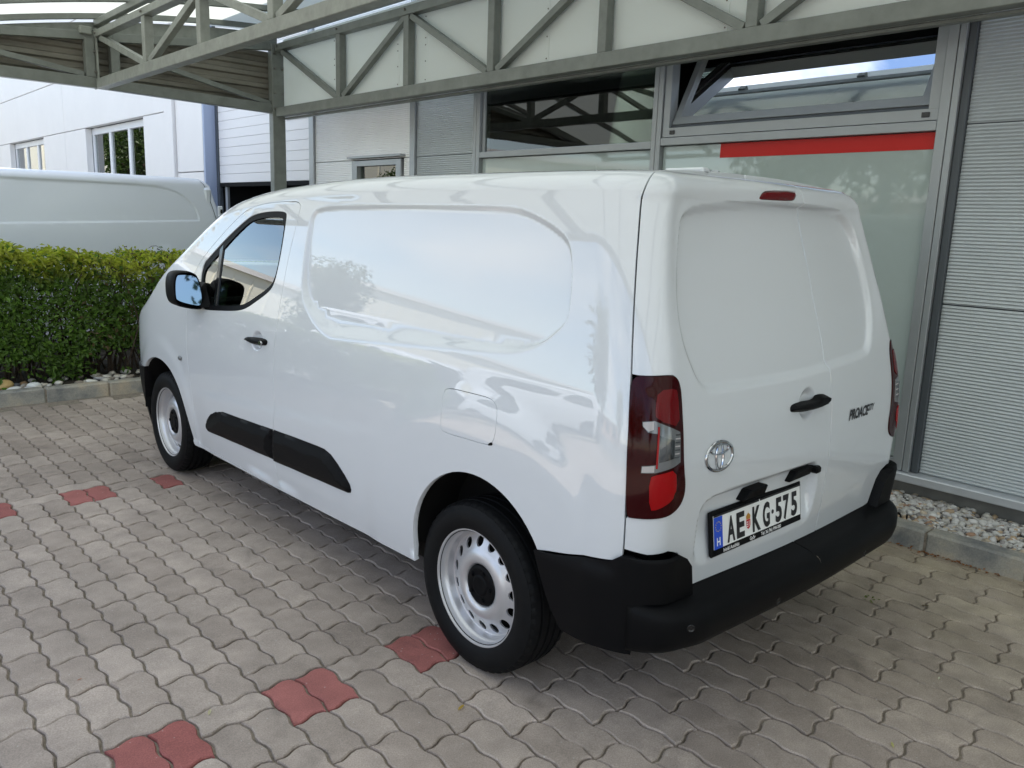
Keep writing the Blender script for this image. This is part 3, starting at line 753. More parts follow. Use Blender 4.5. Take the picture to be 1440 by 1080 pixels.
# ---------------------------------------------------------------- clipped hedge
def leaf_cloud(P, N_, size, rng, spread=.9, up=.25):
    """folded four-point leaves at points P, facing roughly along N_"""
    n = len(P)
    d = N_ + rng.normal(0, spread, (n, 3)); d[:, 2] += up; d /= np.linalg.norm(d, axis=1)[:, None]
    t = np.cross(d, rng.normal(0, 1, (n, 3))); t /= np.linalg.norm(t, axis=1)[:, None]
    s = np.cross(d, t); L_ = (size*rng.uniform(.6, 1.25, n))[:, None]; W_ = L_*rng.uniform(.42, .6, n)[:, None]
    fold = d*(W_*.28)
    V = np.stack([P, P+t*L_*.5+s*W_*.5+fold, P+t*L_-d*L_*.12, P+t*L_*.5-s*W_*.5+fold], 1).reshape(-1, 3)
    i = np.arange(n)*4
    F = np.concatenate([np.stack([i, i+1, i+2], 1), np.stack([i, i+2, i+3], 1)], 1).reshape(-1, 3)
    return V, F
def leaf_obj(name, V, F, cols2, m, parent):
    me = bpy.data.meshes.new(name); me.from_pydata(V.tolist(), [], F.tolist()); set_tone(me, cols2)
    return link(name, me, m, parent)
hedge = empty('hedge', 'clipped green hedge with yellow-green young tops behind the kerb, left of the white van', 'hedge', (-1.2, 7.1, .08))
HO = -Vector((-1.2, 7.1, .08))
def hedge_top(x): return 1.145 + .135*(1/(1+np.exp((x+1.02)*16))) + .022*np.sin(x*7.1) + .018*np.sin(x*17.3+1) + .012*np.sin(x*41+2)
def hedge_front(x, z): return 6.68 + .07*np.sin(x*2.3+1.1)*np.cos(z*3.1) + .05*np.sin(x*5.7+z*4.3) - .10/(1+np.exp((x+1.0)*10)) + .10*np.exp(-z*5)
rng = np.random.default_rng(11)
n = 84000
X = rng.uniform(-5.2, 1.75, n)
vis = X > -2.3
kind = rng.random(n)
u = rng.random(n); tops = hedge_top(X)
Z = .10 + (tops-.10)*rng.random(n)**.85
Y = np.empty(n); NX = np.zeros((n, 3))
fr = kind < .60; tp = (kind >= .60) & (kind < .80); bk = (kind >= .80) & (kind < .90); ins = kind >= .90
Y[fr] = hedge_front(X[fr], Z[fr]) + rng.exponential(.045, fr.sum()) - .02; NX[fr] = (0, -1, .25)
Z[tp] = tops[tp] + .03 - rng.exponential(.035, tp.sum()) + (rng.random(tp.sum()) < .05)*rng.uniform(0, .05, tp.sum()); Y[tp] = rng.uniform(6.66, 7.65, tp.sum()); NX[tp] = (0, -.2, 1)
Y[bk] = 7.65 - rng.exponential(.06, bk.sum()); NX[bk] = (0, 1, .2)
Y[ins] = rng.uniform(6.75, 7.55, ins.sum()); NX[ins] = (0, 0, 1)
# clumps: leaves gather on shoots, thin patches show the inside
cl = np.sin(X*13+Z*9)*np.sin(X*7.3-Z*15+2)*np.sin(Z*21+X*4)
gap = np.sin(X*3.7+1.3)*np.sin(Z*6.1+.4) + .5*np.sin(X*9.1+Z*5)
patch = (X > -.95) & (X < .1) & (Z > .45) & (Z < 1.0)
keep = (cl > -.35+.3*rng.standard_normal(n)) & ~((fr) & (gap > .55) & (rng.random(n) < .5)) & ~(fr & patch & (rng.random(n) < .3))
keep &= ~((Z < .36) & (rng.random(n) < .93) & (X > -.5)) & ~((Z < .30) & (rng.random(n) < .9) & (np.abs(X+.75) > .15))
P = np.c_[X, Y, Z][keep]; NX = NX[keep]
V, F = leaf_cloud(P, NX, .054, rng, .7)
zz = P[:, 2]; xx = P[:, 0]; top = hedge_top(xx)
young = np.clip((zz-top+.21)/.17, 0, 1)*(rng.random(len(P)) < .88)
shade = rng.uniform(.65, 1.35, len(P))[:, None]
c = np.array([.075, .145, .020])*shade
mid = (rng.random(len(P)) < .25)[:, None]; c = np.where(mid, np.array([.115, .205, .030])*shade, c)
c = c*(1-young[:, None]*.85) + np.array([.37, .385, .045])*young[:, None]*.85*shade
brown = ((xx > -.6) & (rng.random(len(P)) < .10))[:, None]; c = np.where(brown, np.array([.10, .075, .03])*shade, c)
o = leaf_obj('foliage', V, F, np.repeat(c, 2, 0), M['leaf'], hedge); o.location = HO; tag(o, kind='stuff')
tw = MB()
for i in range(420):
    x = rng.uniform(-3.2, 1.7); y = rng.uniform(6.85, 7.5); p = Vector((x, y, .06)); pts = [p]
    for k in range(4):
        p = p + Vector((rng.normal(0, .06), rng.normal(0, .06), rng.uniform(.18, .30))); pts.append(p)
    tw.tube(pts, [.009, .007, .006, .004, .002], 4)
for i in range(1500):
    x = rng.uniform(-2.6, 1.7); y = rng.uniform(6.72, 7.1); z = rng.uniform(.12, 1.08); a = Vector((x, y, z)); b = a+Vector((rng.normal(0, .06), rng.normal(-.05, .05), rng.uniform(.02, .14)))
    tw.tube([a, b], [.0035, .0015], 3)
o = tw.build('stems', M['twig'], hedge); o.location = HO; tag(o, kind='stuff')
# stones lying between hedge and kerb
SL = [(-1.25, 6.60, .075, (.52, .36, .15), 'ochre rounded stone by the kerb at the left edge, below the hedge', .5, .75),
      (-1.20, 6.475, .062, (.60, .60, .58), 'flat white stone on the kerb edge beside the ochre stone', .2, .45),
      (-1.04, 6.52, .060, (.66, .67, .66), 'largest bright white stone under the hedge, between dark ones', .1, .6),
      (-1.10, 6.465, .050, (.50, .50, .51), 'pale grey stone leaning in front of the large white stone', .1, .5),
      (-1.16, 6.63, .040, (.10, .10, .11), 'dark slate stone behind the flat white stone', .4, .7),
      (-1.09, 6.69, .042, (.30, .19, .10), 'brown stone deepest under the hedge behind the large white one', .9, .7),
      (-.93, 6.53, .032, (.56, .54, .50), 'small cream stone right of the large white stone', .9, .6),
      (-.60, 6.48, .062, (.64, .63, .58), 'broad cream stone on the kerb in the middle of the hedge foot', .3, .5),
      (-.50, 6.60, .060, (.36, .36, .36), 'long grey stone lying slanted behind the broad cream stone', -.5, .4)]
for (x, y, s, col, lab, rz, fl) in SL: hedge_stone(x, y, s, col, lab, rz, fl)
for i in range(90):
    x = rng.uniform(-.50, .25) if i < 56 else rng.uniform(-1.45, -.45); y = rng.uniform(6.455, 6.85)
    hedge_stone(x, y, rng.uniform(.024, .048), np.array([(.56, .53, .46), (.50, .46, .39), (.42, .40, .37), (.24, .20, .16)][rng.integers(0, 4)])*rng.uniform(.85, 1.1),
                'small beige stone among many along the hedge kerb', rng.uniform(0, 3), .65, 'small beige stones along the hedge kerb')
# stray shoots above the clipped top
sp = []; sn = []
for i in range(150):
    x = rng.uniform(-2.4, 1.6); y = rng.uniform(6.7, 7.5); z = float(hedge_top(np.array(x))); lean = rng.normal(0, .03, 2)
    for k in range(rng.integers(3, 7)):
        t = k*.016; sp.append((x+lean[0]*k*.5+rng.normal(0, .006), y+lean[1]*k*.5+rng.normal(0, .006), z-.01+t)); sn.append((rng.normal(), rng.normal(), .8))
sp = np.array(sp); V, F = leaf_cloud(sp, np.array(sn), .040, rng, .6)
cc = np.array([.36, .38, .045])*rng.uniform(.6, 1.25, len(sp))[:, None]
o = leaf_obj('shoots', V, F, np.repeat(cc, 2, 0), M['leaf'], hedge); o.location = HO; tag(o, kind='stuff')
# ---------------------------------------------------------------- van body surface (left half; rear at y=0, front at y=4.75)
def _pchip(xs, ys):
    xs = np.asarray(xs, float); ys = np.asarray(ys, float)
    h = np.diff(xs); d = np.diff(ys) / h
    m = np.zeros_like(ys); m[0] = d[0]; m[-1] = d[-1]
    for i in range(1, len(xs) - 1):
        if d[i-1] * d[i] > 0:
            w1 = 2*h[i] + h[i-1]; w2 = h[i] + 2*h[i-1]
            m[i] = (w1 + w2) / (w1/d[i-1] + w2/d[i])
    def f(x):
        x = np.asarray(x, float)
        xc = np.clip(x, xs[0], xs[-1])
        i = np.clip(np.searchsorted(xs, xc, side='right') - 1, 0, len(xs) - 2)
        t = (xc - xs[i]) / h[i]
        r = ((1+2*t)*(1-t)**2)*ys[i] + t*(1-t)**2*h[i]*m[i] + t*t*(3-2*t)*ys[i+1] + t*t*(t-1)*h[i]*m[i+1]
        return r + np.where(x < xs[0], (x-xs[0])*m[0], 0) + np.where(x > xs[-1], (x-xs[-1])*m[-1], 0)
    # smooth the C1 table a little so reflections run without steps
    g = np.linspace(xs[0]-.1, xs[-1]+.1, 1200); v = f(g)
    s = max(3, int(.035/(g[1]-g[0]))) if xs[-1] < 3 else max(3, int(.10/(g[1]-g[0])))
    k = np.hanning(2*s+1); k /= k.sum()
    vp_ = np.concatenate([np.full(s, v[0])+(np.arange(-s, 0))*(v[1]-v[0]), v, np.full(s, v[-1])+(np.arange(1, s+1))*(v[-1]-v[-2])])
    v = np.convolve(vp_, k, 'valid')
    return lambda x: np.interp(x, g, v)

I_S = _pchip([.20, .30, .40, .50, .60, .70, .85, .95, 1.05, 1.2, 1.4, 1.55, 1.65, 1.8],
             [.062, .040, .020, .008, .002, .0, .003, .010, .021, .048, .090, .125, .150, .190])
I_R = _pchip([.20, .55, .70, .85, 1.0, 1.15, 1.3, 1.5, 1.65, 1.80],
             [.16, .135, .122, .117, .125, .150, .185, .240, .280, .325])
Z_T = _pchip([-.2, .2, .4, .9, 1.5, 2.0, 2.35, 2.6, 2.83, 3.05, 3.2, 3.41, 3.64, 3.885, 4.02, 4.15, 4.3, 4.45, 4.6, 4.76],
             [1.765, 1.772, 1.776, 1.780, 1.779, 1.770, 1.752, 1.735, 1.708, 1.668, 1.615, 1.512, 1.388, 1.255, 1.150, 1.075, 1.02, .955, .86, .74])
W_Y = _pchip([-.1, 3.0, 3.7, 4.0, 4.2, 4.4, 4.55, 4.68, 4.76], [.924, .924, .922, .915, .895, .850, .78, .68, .56])
X0 = -.055                               # the van's middle plane
R_A, R_B, L_C = .13, .20, .28
F_V, C_V = .16, .60                      # v-lengths of the roof-edge fillet and of the crown
SIDE_H = .085

def body_p(a, v):
    """(a, v) -> xyz. a >= 0 along the left side, -L_C..0 round the rear corner, below that across the rear."""
    a = np.asarray(a, float); v = np.asarray(v, float)
    a, v = np.broadcast_arrays(a, v)
    y = np.maximum(a, 0) + R_B + .14     # first guess of y, refined below
    for _ in range(3):
        zt = Z_T(y); zf = zt - SIDE_H
        q = np.clip((v - zf) / F_V, 0, 1)          # fillet
        zs = np.minimum(v, zf)
        th = q * math.radians(80)
        # arc: starts steep, ends nearly flat
        ins = I_S(zs) + np.where(q > 0, SIDE_H*1.15*(1-np.cos(th)), 0)
        inr = I_R(zs) + np.where(q > 0, SIDE_H*1.25*(1-np.cos(th)), 0)
        z = zs + np.where(q > 0, SIDE_H*np.sin(th), 0)
        c = np.clip((v - zf - F_V) / C_V, 0, 1)    # crown
        y = np.where(a > 0, a, 0) + R_B + inr*np.exp(-np.maximum(a, 0)*3.0)
    w = W_Y(y) - ins
    phi = np.clip(-a / L_C, 0, 1) * math.pi / 2
    cx = w - R_A
    x = np.where(a >= 0, w, cx + R_A*np.cos(phi))
    yy = np.where(a >= 0, y, inr + R_B*(1-np.sin(phi)))
    t = np.clip((-a - L_C), 0, None)
    xr = cx - t
    x = np.where(a < -L_C, xr, x)
    bul = np.where(a < -L_C, 1-(1-np.clip(t/np.maximum(cx+X0, .1), 0, 2))**2, 0)
    bul = np.clip(bul, 0, 1)
    yy = np.where(a < -L_C, inr - .020*bul**2, yy)
    x = x*(1-c) - X0*c
    z = z + .022*(1-(1-c)**2)
    return np.stack([-x, yy, z], -1)

def body_n(a, v, f=None, e=.0015):
    f = f or body_p
    a = np.asarray(a, float); v = np.asarray(v, float)
    da = f(a+e, v) - f(a-e, v); dv = f(a, v+e) - f(a, v-e)
    n = np.cross(dv, da)                  # outward on the left side
    n /= np.maximum(np.linalg.norm(n, axis=-1, keepdims=True), 1e-12)
    return n
# ---------------------------------------------------------------- outlines on the van surface, in (a, v) metres
T = {}
T['rear_gap'] = [[-0.1829,1.8101],[-0.1529,1.745],[-0.1377,1.6899],[-0.1288,1.5715],[-0.1212,1.4549],[-0.1134,1.3398],[-0.1087,1.2109],[-0.106,1.0148],[-0.1123,0.8214],[-0.1194,0.6747]]
T['recess'] = [[1.9917,1.6239],[1.9157,1.6493],[1.6525,1.6584],[1.2486,1.6634],[0.8972,1.6628],[0.655,1.6617],[0.541,1.6518],[0.4192,1.6224],[0.3267,1.5939],[0.2564,1.5659],[0.2224,1.5292],[0.2029,1.4802],[0.1966,1.4146],[0.1984,1.3489],[0.2123,1.3151],[0.2662,1.2775],[0.3347,1.2372],[0.4034,1.2081],[0.5162,1.1795],[0.9714,1.1507],[1.5858,1.0984],[1.6775,1.0985],[1.8124,1.1481],[1.912,1.2229],[1.9569,1.2928],[1.9731,1.378],[1.9906,1.5006]]
T['door_rear'] = [[2.0982,1.7081],[2.1113,1.5719],[2.1257,1.4448],[2.1252,1.2666],[2.1276,1.1128],[2.1334,0.9828],[2.1285,0.9053],[2.114,0.7569],[2.0955,0.6976],[2.1191,0.6104],[2.1483,0.5582],[2.1744,0.4438],[2.1287,0.4351],[2.1377,0.3307]]
T['door_front'] = [[3.2109,1.0186],[3.1851,0.8371],[3.1687,0.7321],[3.1324,0.6121],[3.1225,0.4626],[3.2013,0.2847]]
T['rarch'] = [[0.9747,0.3312],[0.9949,0.4435],[0.9904,0.555],[0.9586,0.6432],[0.9094,0.7077],[0.8417,0.747],[0.7817,0.7637],[0.6717,0.7755],[0.5452,0.7649],[0.4584,0.7476],[0.3831,0.7131],[0.3191,0.6689],[0.2651,0.607]]
T['window'] = [[2.2179,1.602],[2.2327,1.6181],[2.3047,1.6242],[2.462,1.6178],[2.5885,1.5995],[2.677,1.5635],[2.8549,1.4686],[2.9772,1.3913],[3.107,1.3105],[3.0192,1.0867],[2.8974,1.0908],[2.6014,1.1168],[2.4842,1.1362],[2.3674,1.1881],[2.2569,1.2414],[2.2163,1.2803],[2.205,1.352],[2.2023,1.4228],[2.2069,1.5072]]
T['window_bar'] = [[2.8776,1.4678],[2.8384,1.1047]]
T['strip_f'] = [[2.9599,0.4567],[2.8793,0.5201],[2.8054,0.555],[2.7065,0.5755],[2.1239,0.6064],[2.1474,0.5584],[2.1784,0.4394],[2.9287,0.4131],[2.9628,0.4276]]
T['strip_r'] = [[2.107,0.6076],[1.6895,0.6232],[1.6058,0.6206],[1.5399,0.5928],[1.4534,0.5352],[1.4342,0.5042],[1.4387,0.4753],[1.4639,0.4653],[2.1552,0.4368],[2.1277,0.5547]]
T['strip_crease'] = [[2.8863,0.4955],[2.1474,0.5584],[1.6938,0.5738],[1.6249,0.5609],[1.5766,0.5101],[1.5307,0.4629]]
T['flap'] = [[0.8157,1.0212],[0.7896,1.0314],[0.6676,1.0336],[0.5631,1.0351],[0.5285,1.0214],[0.5141,0.9965],[0.5127,0.9181],[0.5283,0.8911],[0.553,0.8819],[0.6712,0.8791],[0.7945,0.8753],[0.8168,0.8853],[0.8182,0.949],[0.823,0.9989]]
T['fhandle'] = [[2.4429,1.0007],[2.4089,1.0121],[2.2531,1.0246],[2.1992,1.021],[2.1999,1.0003],[2.224,0.9902],[2.3553,0.9812],[2.4298,0.9915]]
T['lamp'] = [[-0.1127,1.1916],[-0.1621,1.1929],[-0.2375,1.1971],[-0.259,1.1921],[-0.2766,1.1745],[-0.2857,1.1487],[-0.296,1.064],[-0.3068,0.977],[-0.3173,0.9184],[-0.3262,0.8902],[-0.3273,0.8494],[-0.3039,0.8178],[-0.2521,0.804],[-0.1871,0.8001],[-0.1395,0.7997],[-0.1158,0.7999],[-0.105,0.9787],[-0.1081,1.1217]]
T['lamp_red_top'] = [[-0.1897,1.1582],[-0.2561,1.1633],[-0.2675,1.144],[-0.2821,1.0554],[-0.1846,1.0779],[-0.1812,1.1107]]
T['lamp_white'] = [[-0.1446,1.0716],[-0.1797,1.0757],[-0.2827,1.0427],[-0.2928,0.9555],[-0.1885,0.9325],[-0.1481,0.9302],[-0.149,0.9496],[-0.1918,0.9553],[-0.1908,1.0408],[-0.1615,1.0437],[-0.1449,1.0613]]
T['lamp_red_low'] = [[-0.1724,0.919],[-0.1993,0.9283],[-0.2696,0.9395],[-0.2817,0.8766],[-0.268,0.8697],[-0.2669,0.852],[-0.2104,0.8272],[-0.1817,0.8239]]
T['rec_in'] = [[-0.3316,1.627],[-0.347,1.6428],[-0.3884,1.6584],[-0.5266,1.6743],[-0.6983,1.6855],[-0.9646,1.6953],[-1.2112,1.6901],[-1.3202,1.6767],[-1.3743,1.6546],[-1.4177,1.616],[-1.4737,1.5052],[-1.5148,1.3935],[-1.5158,1.2989],[-1.4789,1.1998],[-1.4443,1.1831],[-1.1446,1.1673],[-0.8056,1.1558],[-0.4645,1.1568],[-0.4018,1.1737],[-0.3607,1.2366],[-0.3312,1.3036],[-0.3187,1.3926],[-0.322,1.5116]]
T['brake'] = [[-0.7172,1.7288],[-0.7279,1.7521],[-0.7538,1.7658],[-0.9433,1.7786],[-0.9557,1.7628],[-0.9457,1.7392],[-0.9206,1.7282],[-0.7402,1.7226],[-0.7217,1.7233]]
T['rhandle'] = [[-0.8676,1.0425],[-0.8824,1.0514],[-0.9347,1.0534],[-1.0117,1.05],[-1.0338,1.064],[-1.0628,1.0646],[-1.1071,1.0585],[-1.115,1.0464],[-1.1092,1.0273],[-1.0725,1.0148],[-1.0263,1.0139],[-0.9485,1.0164],[-0.8794,1.0234],[-0.8686,1.029]]
T['licrec'] = [[-0.4247,0.7092],[-0.4218,0.7741],[-0.4358,0.7944],[-0.4698,0.8073],[-0.5768,0.8097],[-1.061,0.8156],[-1.0819,0.808],[-1.1114,0.7264],[-1.1106,0.6383],[-1.0805,0.5961]]
# ---------------------------------------------------------------- white panel van
van = empty('cargo_van', 'white panel van with black bumper and steel wheels parked in the foreground under the canopy', 'van', (0, 0, 0))

def sstep(t): t = np.clip(t, 0, 1); return t*t*(3-2*t)
def sdist(A, V, poly):
    """signed distance of (A, V) to a closed polygon, negative inside"""
    A = np.asarray(A, float); sh = A.shape; P = np.stack([A.ravel(), np.asarray(V, float).ravel()], 1)
    poly = np.asarray(poly, float); B = np.roll(poly, -1, 0); best = np.full(len(P), 1e9); ins = np.zeros(len(P), bool)
    for a, b in zip(poly, B):
        d = b-a; t = np.clip(((P-a)@d)/max(d@d, 1e-12), 0, 1); q = a+t[:, None]*d
        best = np.minimum(best, ((P-q)**2).sum(1))
        c = ((a[1] > P[:, 1]) != (b[1] > P[:, 1])) & (P[:, 0] < (b[0]-a[0])*(P[:, 1]-a[1])/((b[1]-a[1]) if abs(b[1]-a[1]) > 1e-12 else 1e-12)+a[0])
        ins ^= c
    best = np.sqrt(best); best[ins] *= -1
    return best.reshape(sh)
def chaikin(L_, n=2, closed=True):
    P = np.asarray(L_, float)
    for _ in range(n):
        Q = np.roll(P, -1, 0) if closed else P[1:]
        R = P if closed else P[:-1]
        new = np.stack([.75*R+.25*Q, .25*R+.75*Q], 1).reshape(-1, 2)
        P = new if closed else np.concatenate([P[:1], new, P[-1:]])
    return P
def resample(P, h, closed=True):
    P = np.asarray(P, float); Q = np.concatenate([P, P[:1]]) if closed else P
    out = []
    for a, b in zip(Q[:-1], Q[1:]):
        n = max(1, int(math.ceil(np.linalg.norm(b-a)/h)))
        for i in range(n): out.append(a+(b-a)*i/n)
    if not closed: out.append(Q[-1])
    return np.array(out)
def inset(P, d):
    """move a closed loop inwards by d (negative: outwards)"""
    P = np.asarray(P, float); area = np.sum(P[:, 0]*np.roll(P[:, 1], -1)-np.roll(P[:, 0], -1)*P[:, 1])
    t0 = P-np.roll(P, 1, 0); t1 = np.roll(P, -1, 0)-P
    n0 = np.stack([-t0[:, 1], t0[:, 0]], 1); n1 = np.stack([-t1[:, 1], t1[:, 0]], 1)
    n0 /= np.linalg.norm(n0, axis=1)[:, None]+1e-9; n1 /= np.linalg.norm(n1, axis=1)[:, None]+1e-9
    n = n0+n1; n /= np.maximum((n*n).sum(1)/2, .35)[:, None]
    return P+n*d*(1 if area > 0 else -1)
def body_mid(v):
    v = np.asarray(v, float); y = np.full(v.shape, .2)
    for _ in range(3):
        zf = Z_T(y)-SIDE_H; q = np.clip((v-zf)/F_V, 0, 1); zs = np.minimum(v, zf); th = q*math.radians(80)
        y = R_B + I_R(zs) + np.where(q > 0, SIDE_H*1.25*(1-np.cos(th)), 0)
    w = W_Y(y)-I_S(zs)-np.where(q > 0, SIDE_H*1.15*(1-np.cos(th)), 0)
    return -(L_C+w-R_A+X0)
def body_full(a, v):
    a = np.asarray(a, float); v = np.asarray(v, float); a, v = np.broadcast_arrays(a, v)
    m = body_mid(v); right = a < m
    p = body_p(np.where(right, 2*m-a, a), v).copy()
    p[..., 0] = np.where(right, 2*X0-p[..., 0], p[..., 0])
    return p
def y2a(y, v):
    y = np.asarray(y, float); a = y-.2
    for _ in range(20): a = y-R_B-I_R(np.minimum(v, 1.65))*np.exp(-np.maximum(a, 0)*3)
    return a
def loft_n(f, a, v, e=.0012):
    da = f(a+e, v)-f(a-e, v); dv = f(a, v+e)-f(a, v-e); n = np.cross(dv, da)
    return n/np.maximum(np.linalg.norm(n, axis=-1, keepdims=True), 1e-12)
def displaced(disp, base=body_full):
    """the body surface moved by disp(a, v) metres (positive outwards)"""
    def f(a, v):
        n = loft_n(base, a, v); return base(a, v)+n*disp(a, v)[..., None]
    return f
def cdt(outer, holes, h, bands=()):
    outer = np.asarray(outer); lo = outer.min(0); hi = outer.max(0)
    loops = [outer]+[np.asarray(q) for q in holes]
    pts = []; edges = []; n = 0
    for q in loops:
        pts.append(q); m = len(q); edges += [(n+i, n+(i+1) % m) for i in range(m)]; n += m
    def grid(hh):
        ny = int((hi[1]-lo[1])/(hh*.866))+1; nx = int((hi[0]-lo[0])/hh)+1
        j, i = np.meshgrid(np.arange(ny), np.arange(nx), indexing='ij')
        return np.stack([lo[0]+(i+.5*(j % 2))*hh, lo[1]+j*hh*.866], -1).reshape(-1, 2)
    def keep(G, margin):
        k = sdist(G[:, 0], G[:, 1], outer) < -margin; G = G[k]
        for q in loops[1:]:
            if len(G): G = G[sdist(G[:, 0], G[:, 1], q) > margin]
        return G
    G = keep(grid(h), h*.45)
    for (poly, b0, b1, hh) in bands:
        if len(G):
            s = sdist(G[:, 0], G[:, 1], poly); G = G[(s < b0) | (s > b1)]
    ex = []
    for (poly, b0, b1, hh) in bands:
        g = grid(hh); s = sdist(g[:, 0], g[:, 1], poly); g = g[(s >= b0) & (s <= b1)]
        ex.append(keep(g, hh*.45))
    V = np.concatenate(pts+[G]+ex)
    r = delaunay_2d_cdt([Vector(p) for p in V.tolist()], edges, [], 0, 1e-7)
    V2 = np.array([p[:] for p in r[0]]); F = np.array([list(f) for f in r[2] if len(f) == 3])
    c = V2[F].mean(1); k = sdist(c[:, 0], c[:, 1], outer) < 1e-6
    for q in loops[1:]: k &= sdist(c[:, 0], c[:, 1], q) > -1e-6
    return V2, F[k]
def panel(name, outer, f, m, parent, holes=(), h=.03, bands=(), rim=.014, lift=0., mirror=False, flat=False, rim_mat=None):
    """a body panel: the outline filled with triangles on the surface f, smooth normals of that surface, edges folded inwards by rim"""
    V2, F = cdt(outer, holes, h, bands)
    P = f(V2[:, 0], V2[:, 1]); N_ = loft_n(f, V2[:, 0], V2[:, 1]); P = P+N_*lift
    fn = np.cross(P[F[:, 1]]-P[F[:, 0]], P[F[:, 2]]-P[F[:, 0]]); flip = (fn*N_[F].mean(1)).sum(1) < 0
    F[flip] = F[flip][:, ::-1]
    cnt = {}
    for t in F:
        for i in range(3):
            e = (int(t[i]), int(t[(i+1) % 3])); cnt[e] = 1
    be = [e for e in cnt if (e[1], e[0]) not in cnt]
    verts = [P]; norms = [N_]; faces = F.tolist(); n = len(P)
    if rim:
        for (i, j) in be:
            t = P[j]-P[i]; nn = (N_[i]+N_[j])/2; o = np.cross(t, nn); o /= np.linalg.norm(o)+1e-12
            b = [P[i], P[j], P[j]-N_[j]*rim, P[i]-N_[i]*rim]
            verts.append(np.array(b)); norms.append(np.array([nn*.5+o, nn*.5+o, o, o])); faces.append([n, n+3, n+2, n+1]); n += 4
    Vt = np.concatenate(verts); Nt = np.concatenate(norms); Nt /= np.linalg.norm(Nt, axis=1)[:, None]+1e-12
    out = []
    for s in ((1, -1) if mirror else (1,)):
        S = np.array([s, 1, 1.]); FF_ = faces if s == 1 else [q[::-1] for q in faces]
        out.append(mesh_obj(name, Vt*S+np.array([X0*(1-s), 0, 0]), FF_, m, parent, smooth=True, normals=Nt*S))
    return out if mirror else out[0]

# ---- outlines
gap_v = np.array([q[1] for q in T['rear_gap']])[::-1]; gap_a = np.array([q[0] for q in T['rear_gap']])[::-1]
gap_v = np.concatenate([[.40], gap_v, [1.86]]); gap_a = np.concatenate([[-.125], gap_a, [-.21]])
_ga = _pchip(gap_v, gap_a)
def gap(v): return _ga(np.asarray(v, float))
SEAM_X = .105
def seam(v): return body_mid(v)-(SEAM_X-X0)
REC = chaikin(T['recess'], 2); LAMP = chaikin(T['lamp'], 2); LAMP = inset(LAMP, -.002); RECR = chaikin(T['rec_in'], 2)
LIC = chaikin([(-.425, .60), (-.425, .70), (-.427, .775), (-.455, .808), (-.577, .818), (-1.061, .822), (-1.10, .808), (-1.11, .72), (-1.095, .60), (-1.0, .575), (-.55, .575)], 2)
FLAP = chaikin(T['flap'], 2); WIN_ = chaikin(T['window'], 2)
CUPR = (-.985, 1.040, .062, .058); CUPF = (2.312, 1.004, .064, .050)
def zl(a): return np.interp(-a, [-3.2, -2.7, -2.1, -1.47, -1.2, -1.05], [.60, .65, .693, .751, .79, .82])
def d_side(a, v):
    sd = sdist(a, v, REC); wdt = .026+.055*sstep((1.26-v)/.10)
    d = -(.0085+.024*np.clip((1.66-v)/.5, 0, 1.1))*sstep((.004-sd)/wdt)
    p = body_p(a, v); r = np.hypot(p[..., 1]-.84, p[..., 2]-.36)
    d = d + .0075*(1-sstep((r-.60)/.13))*sstep((a+.02)/.12)
    r2 = np.hypot(p[..., 1]-3.83, p[..., 2]-.34)
    d = d + .006*(1-sstep((r2-.46)/.09))
    lo = (1-sstep((v-zl(a)+.02)/.05))*sstep((3.15-a)/.25)*sstep((a-1.0)/.7)
    zs_ = np.interp(a, [.98, 1.4, 2.15, 3.21], [.349, .346, .332, .306]); d = d + .005*(1-sstep((v-zs_+.004)/.007))*sstep((a-.9)/.05)*sstep((3.3-a)/.05)
    d = d + .0055*lo*(1-sstep((.9-r)/.15)*.0)
    return d
def d_rear(a, v):
    sd = sdist(a, v, RECR); d = -(.019+.010*sstep((v-1.45)/.2))*(1-sstep(sd/(.034-.008*sstep((v-1.45)/.2))))
    d = d - .013*(1-sstep((sd-.03)/.085))*sstep((v-1.15)/.3)
    sl = sdist(a, v, LIC); d = d - .030*sstep((.010-sl)/.026)*sstep((v-.585)/.13)
    e = np.hypot((a-CUPR[0])/CUPR[2], (v-CUPR[1])/CUPR[3]); d = d - .016*sstep((1-e)/.45)
    return d
def d_door(a, v):
    e = np.hypot((a-CUPF[0])/CUPF[2], (v-CUPF[1])/CUPF[3])
    return d_side(a, v) - .015*sstep((1-e)/.45)
f_side = displaced(d_side, body_p); f_rear = displaced(d_rear); f_door = displaced(d_door, body_p)

# ---- body shell: sides and roof in one mesh, both halves mirrored
def zf_of(a): y = np.asarray(a, float)+R_B+.28*np.exp(-max(0, float(a))*3); return float(Z_T(y)-SIDE_H)
arch_r = [(float(y2a(.83+.372*math.cos(t), .4)), .393+.372*math.sin(t)) for t in np.linspace(math.radians(2), math.radians(146), 26)]
arch_f = chaikin([(3.213, .284), (3.212, .33), (3.229, .44), (3.293, .575), (3.369, .649), (3.455, .70), (3.572, .728), (3.703, .728), (3.841, .690), (3.93, .630)], 2, False)
vs_gap = np.linspace(.668, 1.835, 34)
top_v = lambda a: zf_of(a)+F_V+C_V*.995
outer = [(float(gap(v))+.0028, v) for v in vs_gap]
outer += [(a, top_v(a)) for a in np.linspace(-.14, 2.62, 40)]
outer += [(a, zf_of(a)+F_V*.95) for a in np.linspace(2.66, 3.60, 24)]
outer += [(a, top_v(a)) for a in np.linspace(3.66, 4.54, 16)]
outer += [(4.545, v) for v in np.linspace(top_v(4.54)-.06, .60, 18)]
outer += [(4.3, .605), (4.05, .618)] + [tuple(q) for q in arch_f[::-1]]
outer += [(a, float(np.interp(a, [.98, 1.4, 2.15, 3.21], [.318, .312, .294, .276]))) for a in np.linspace(3.20, 1.0, 40)]
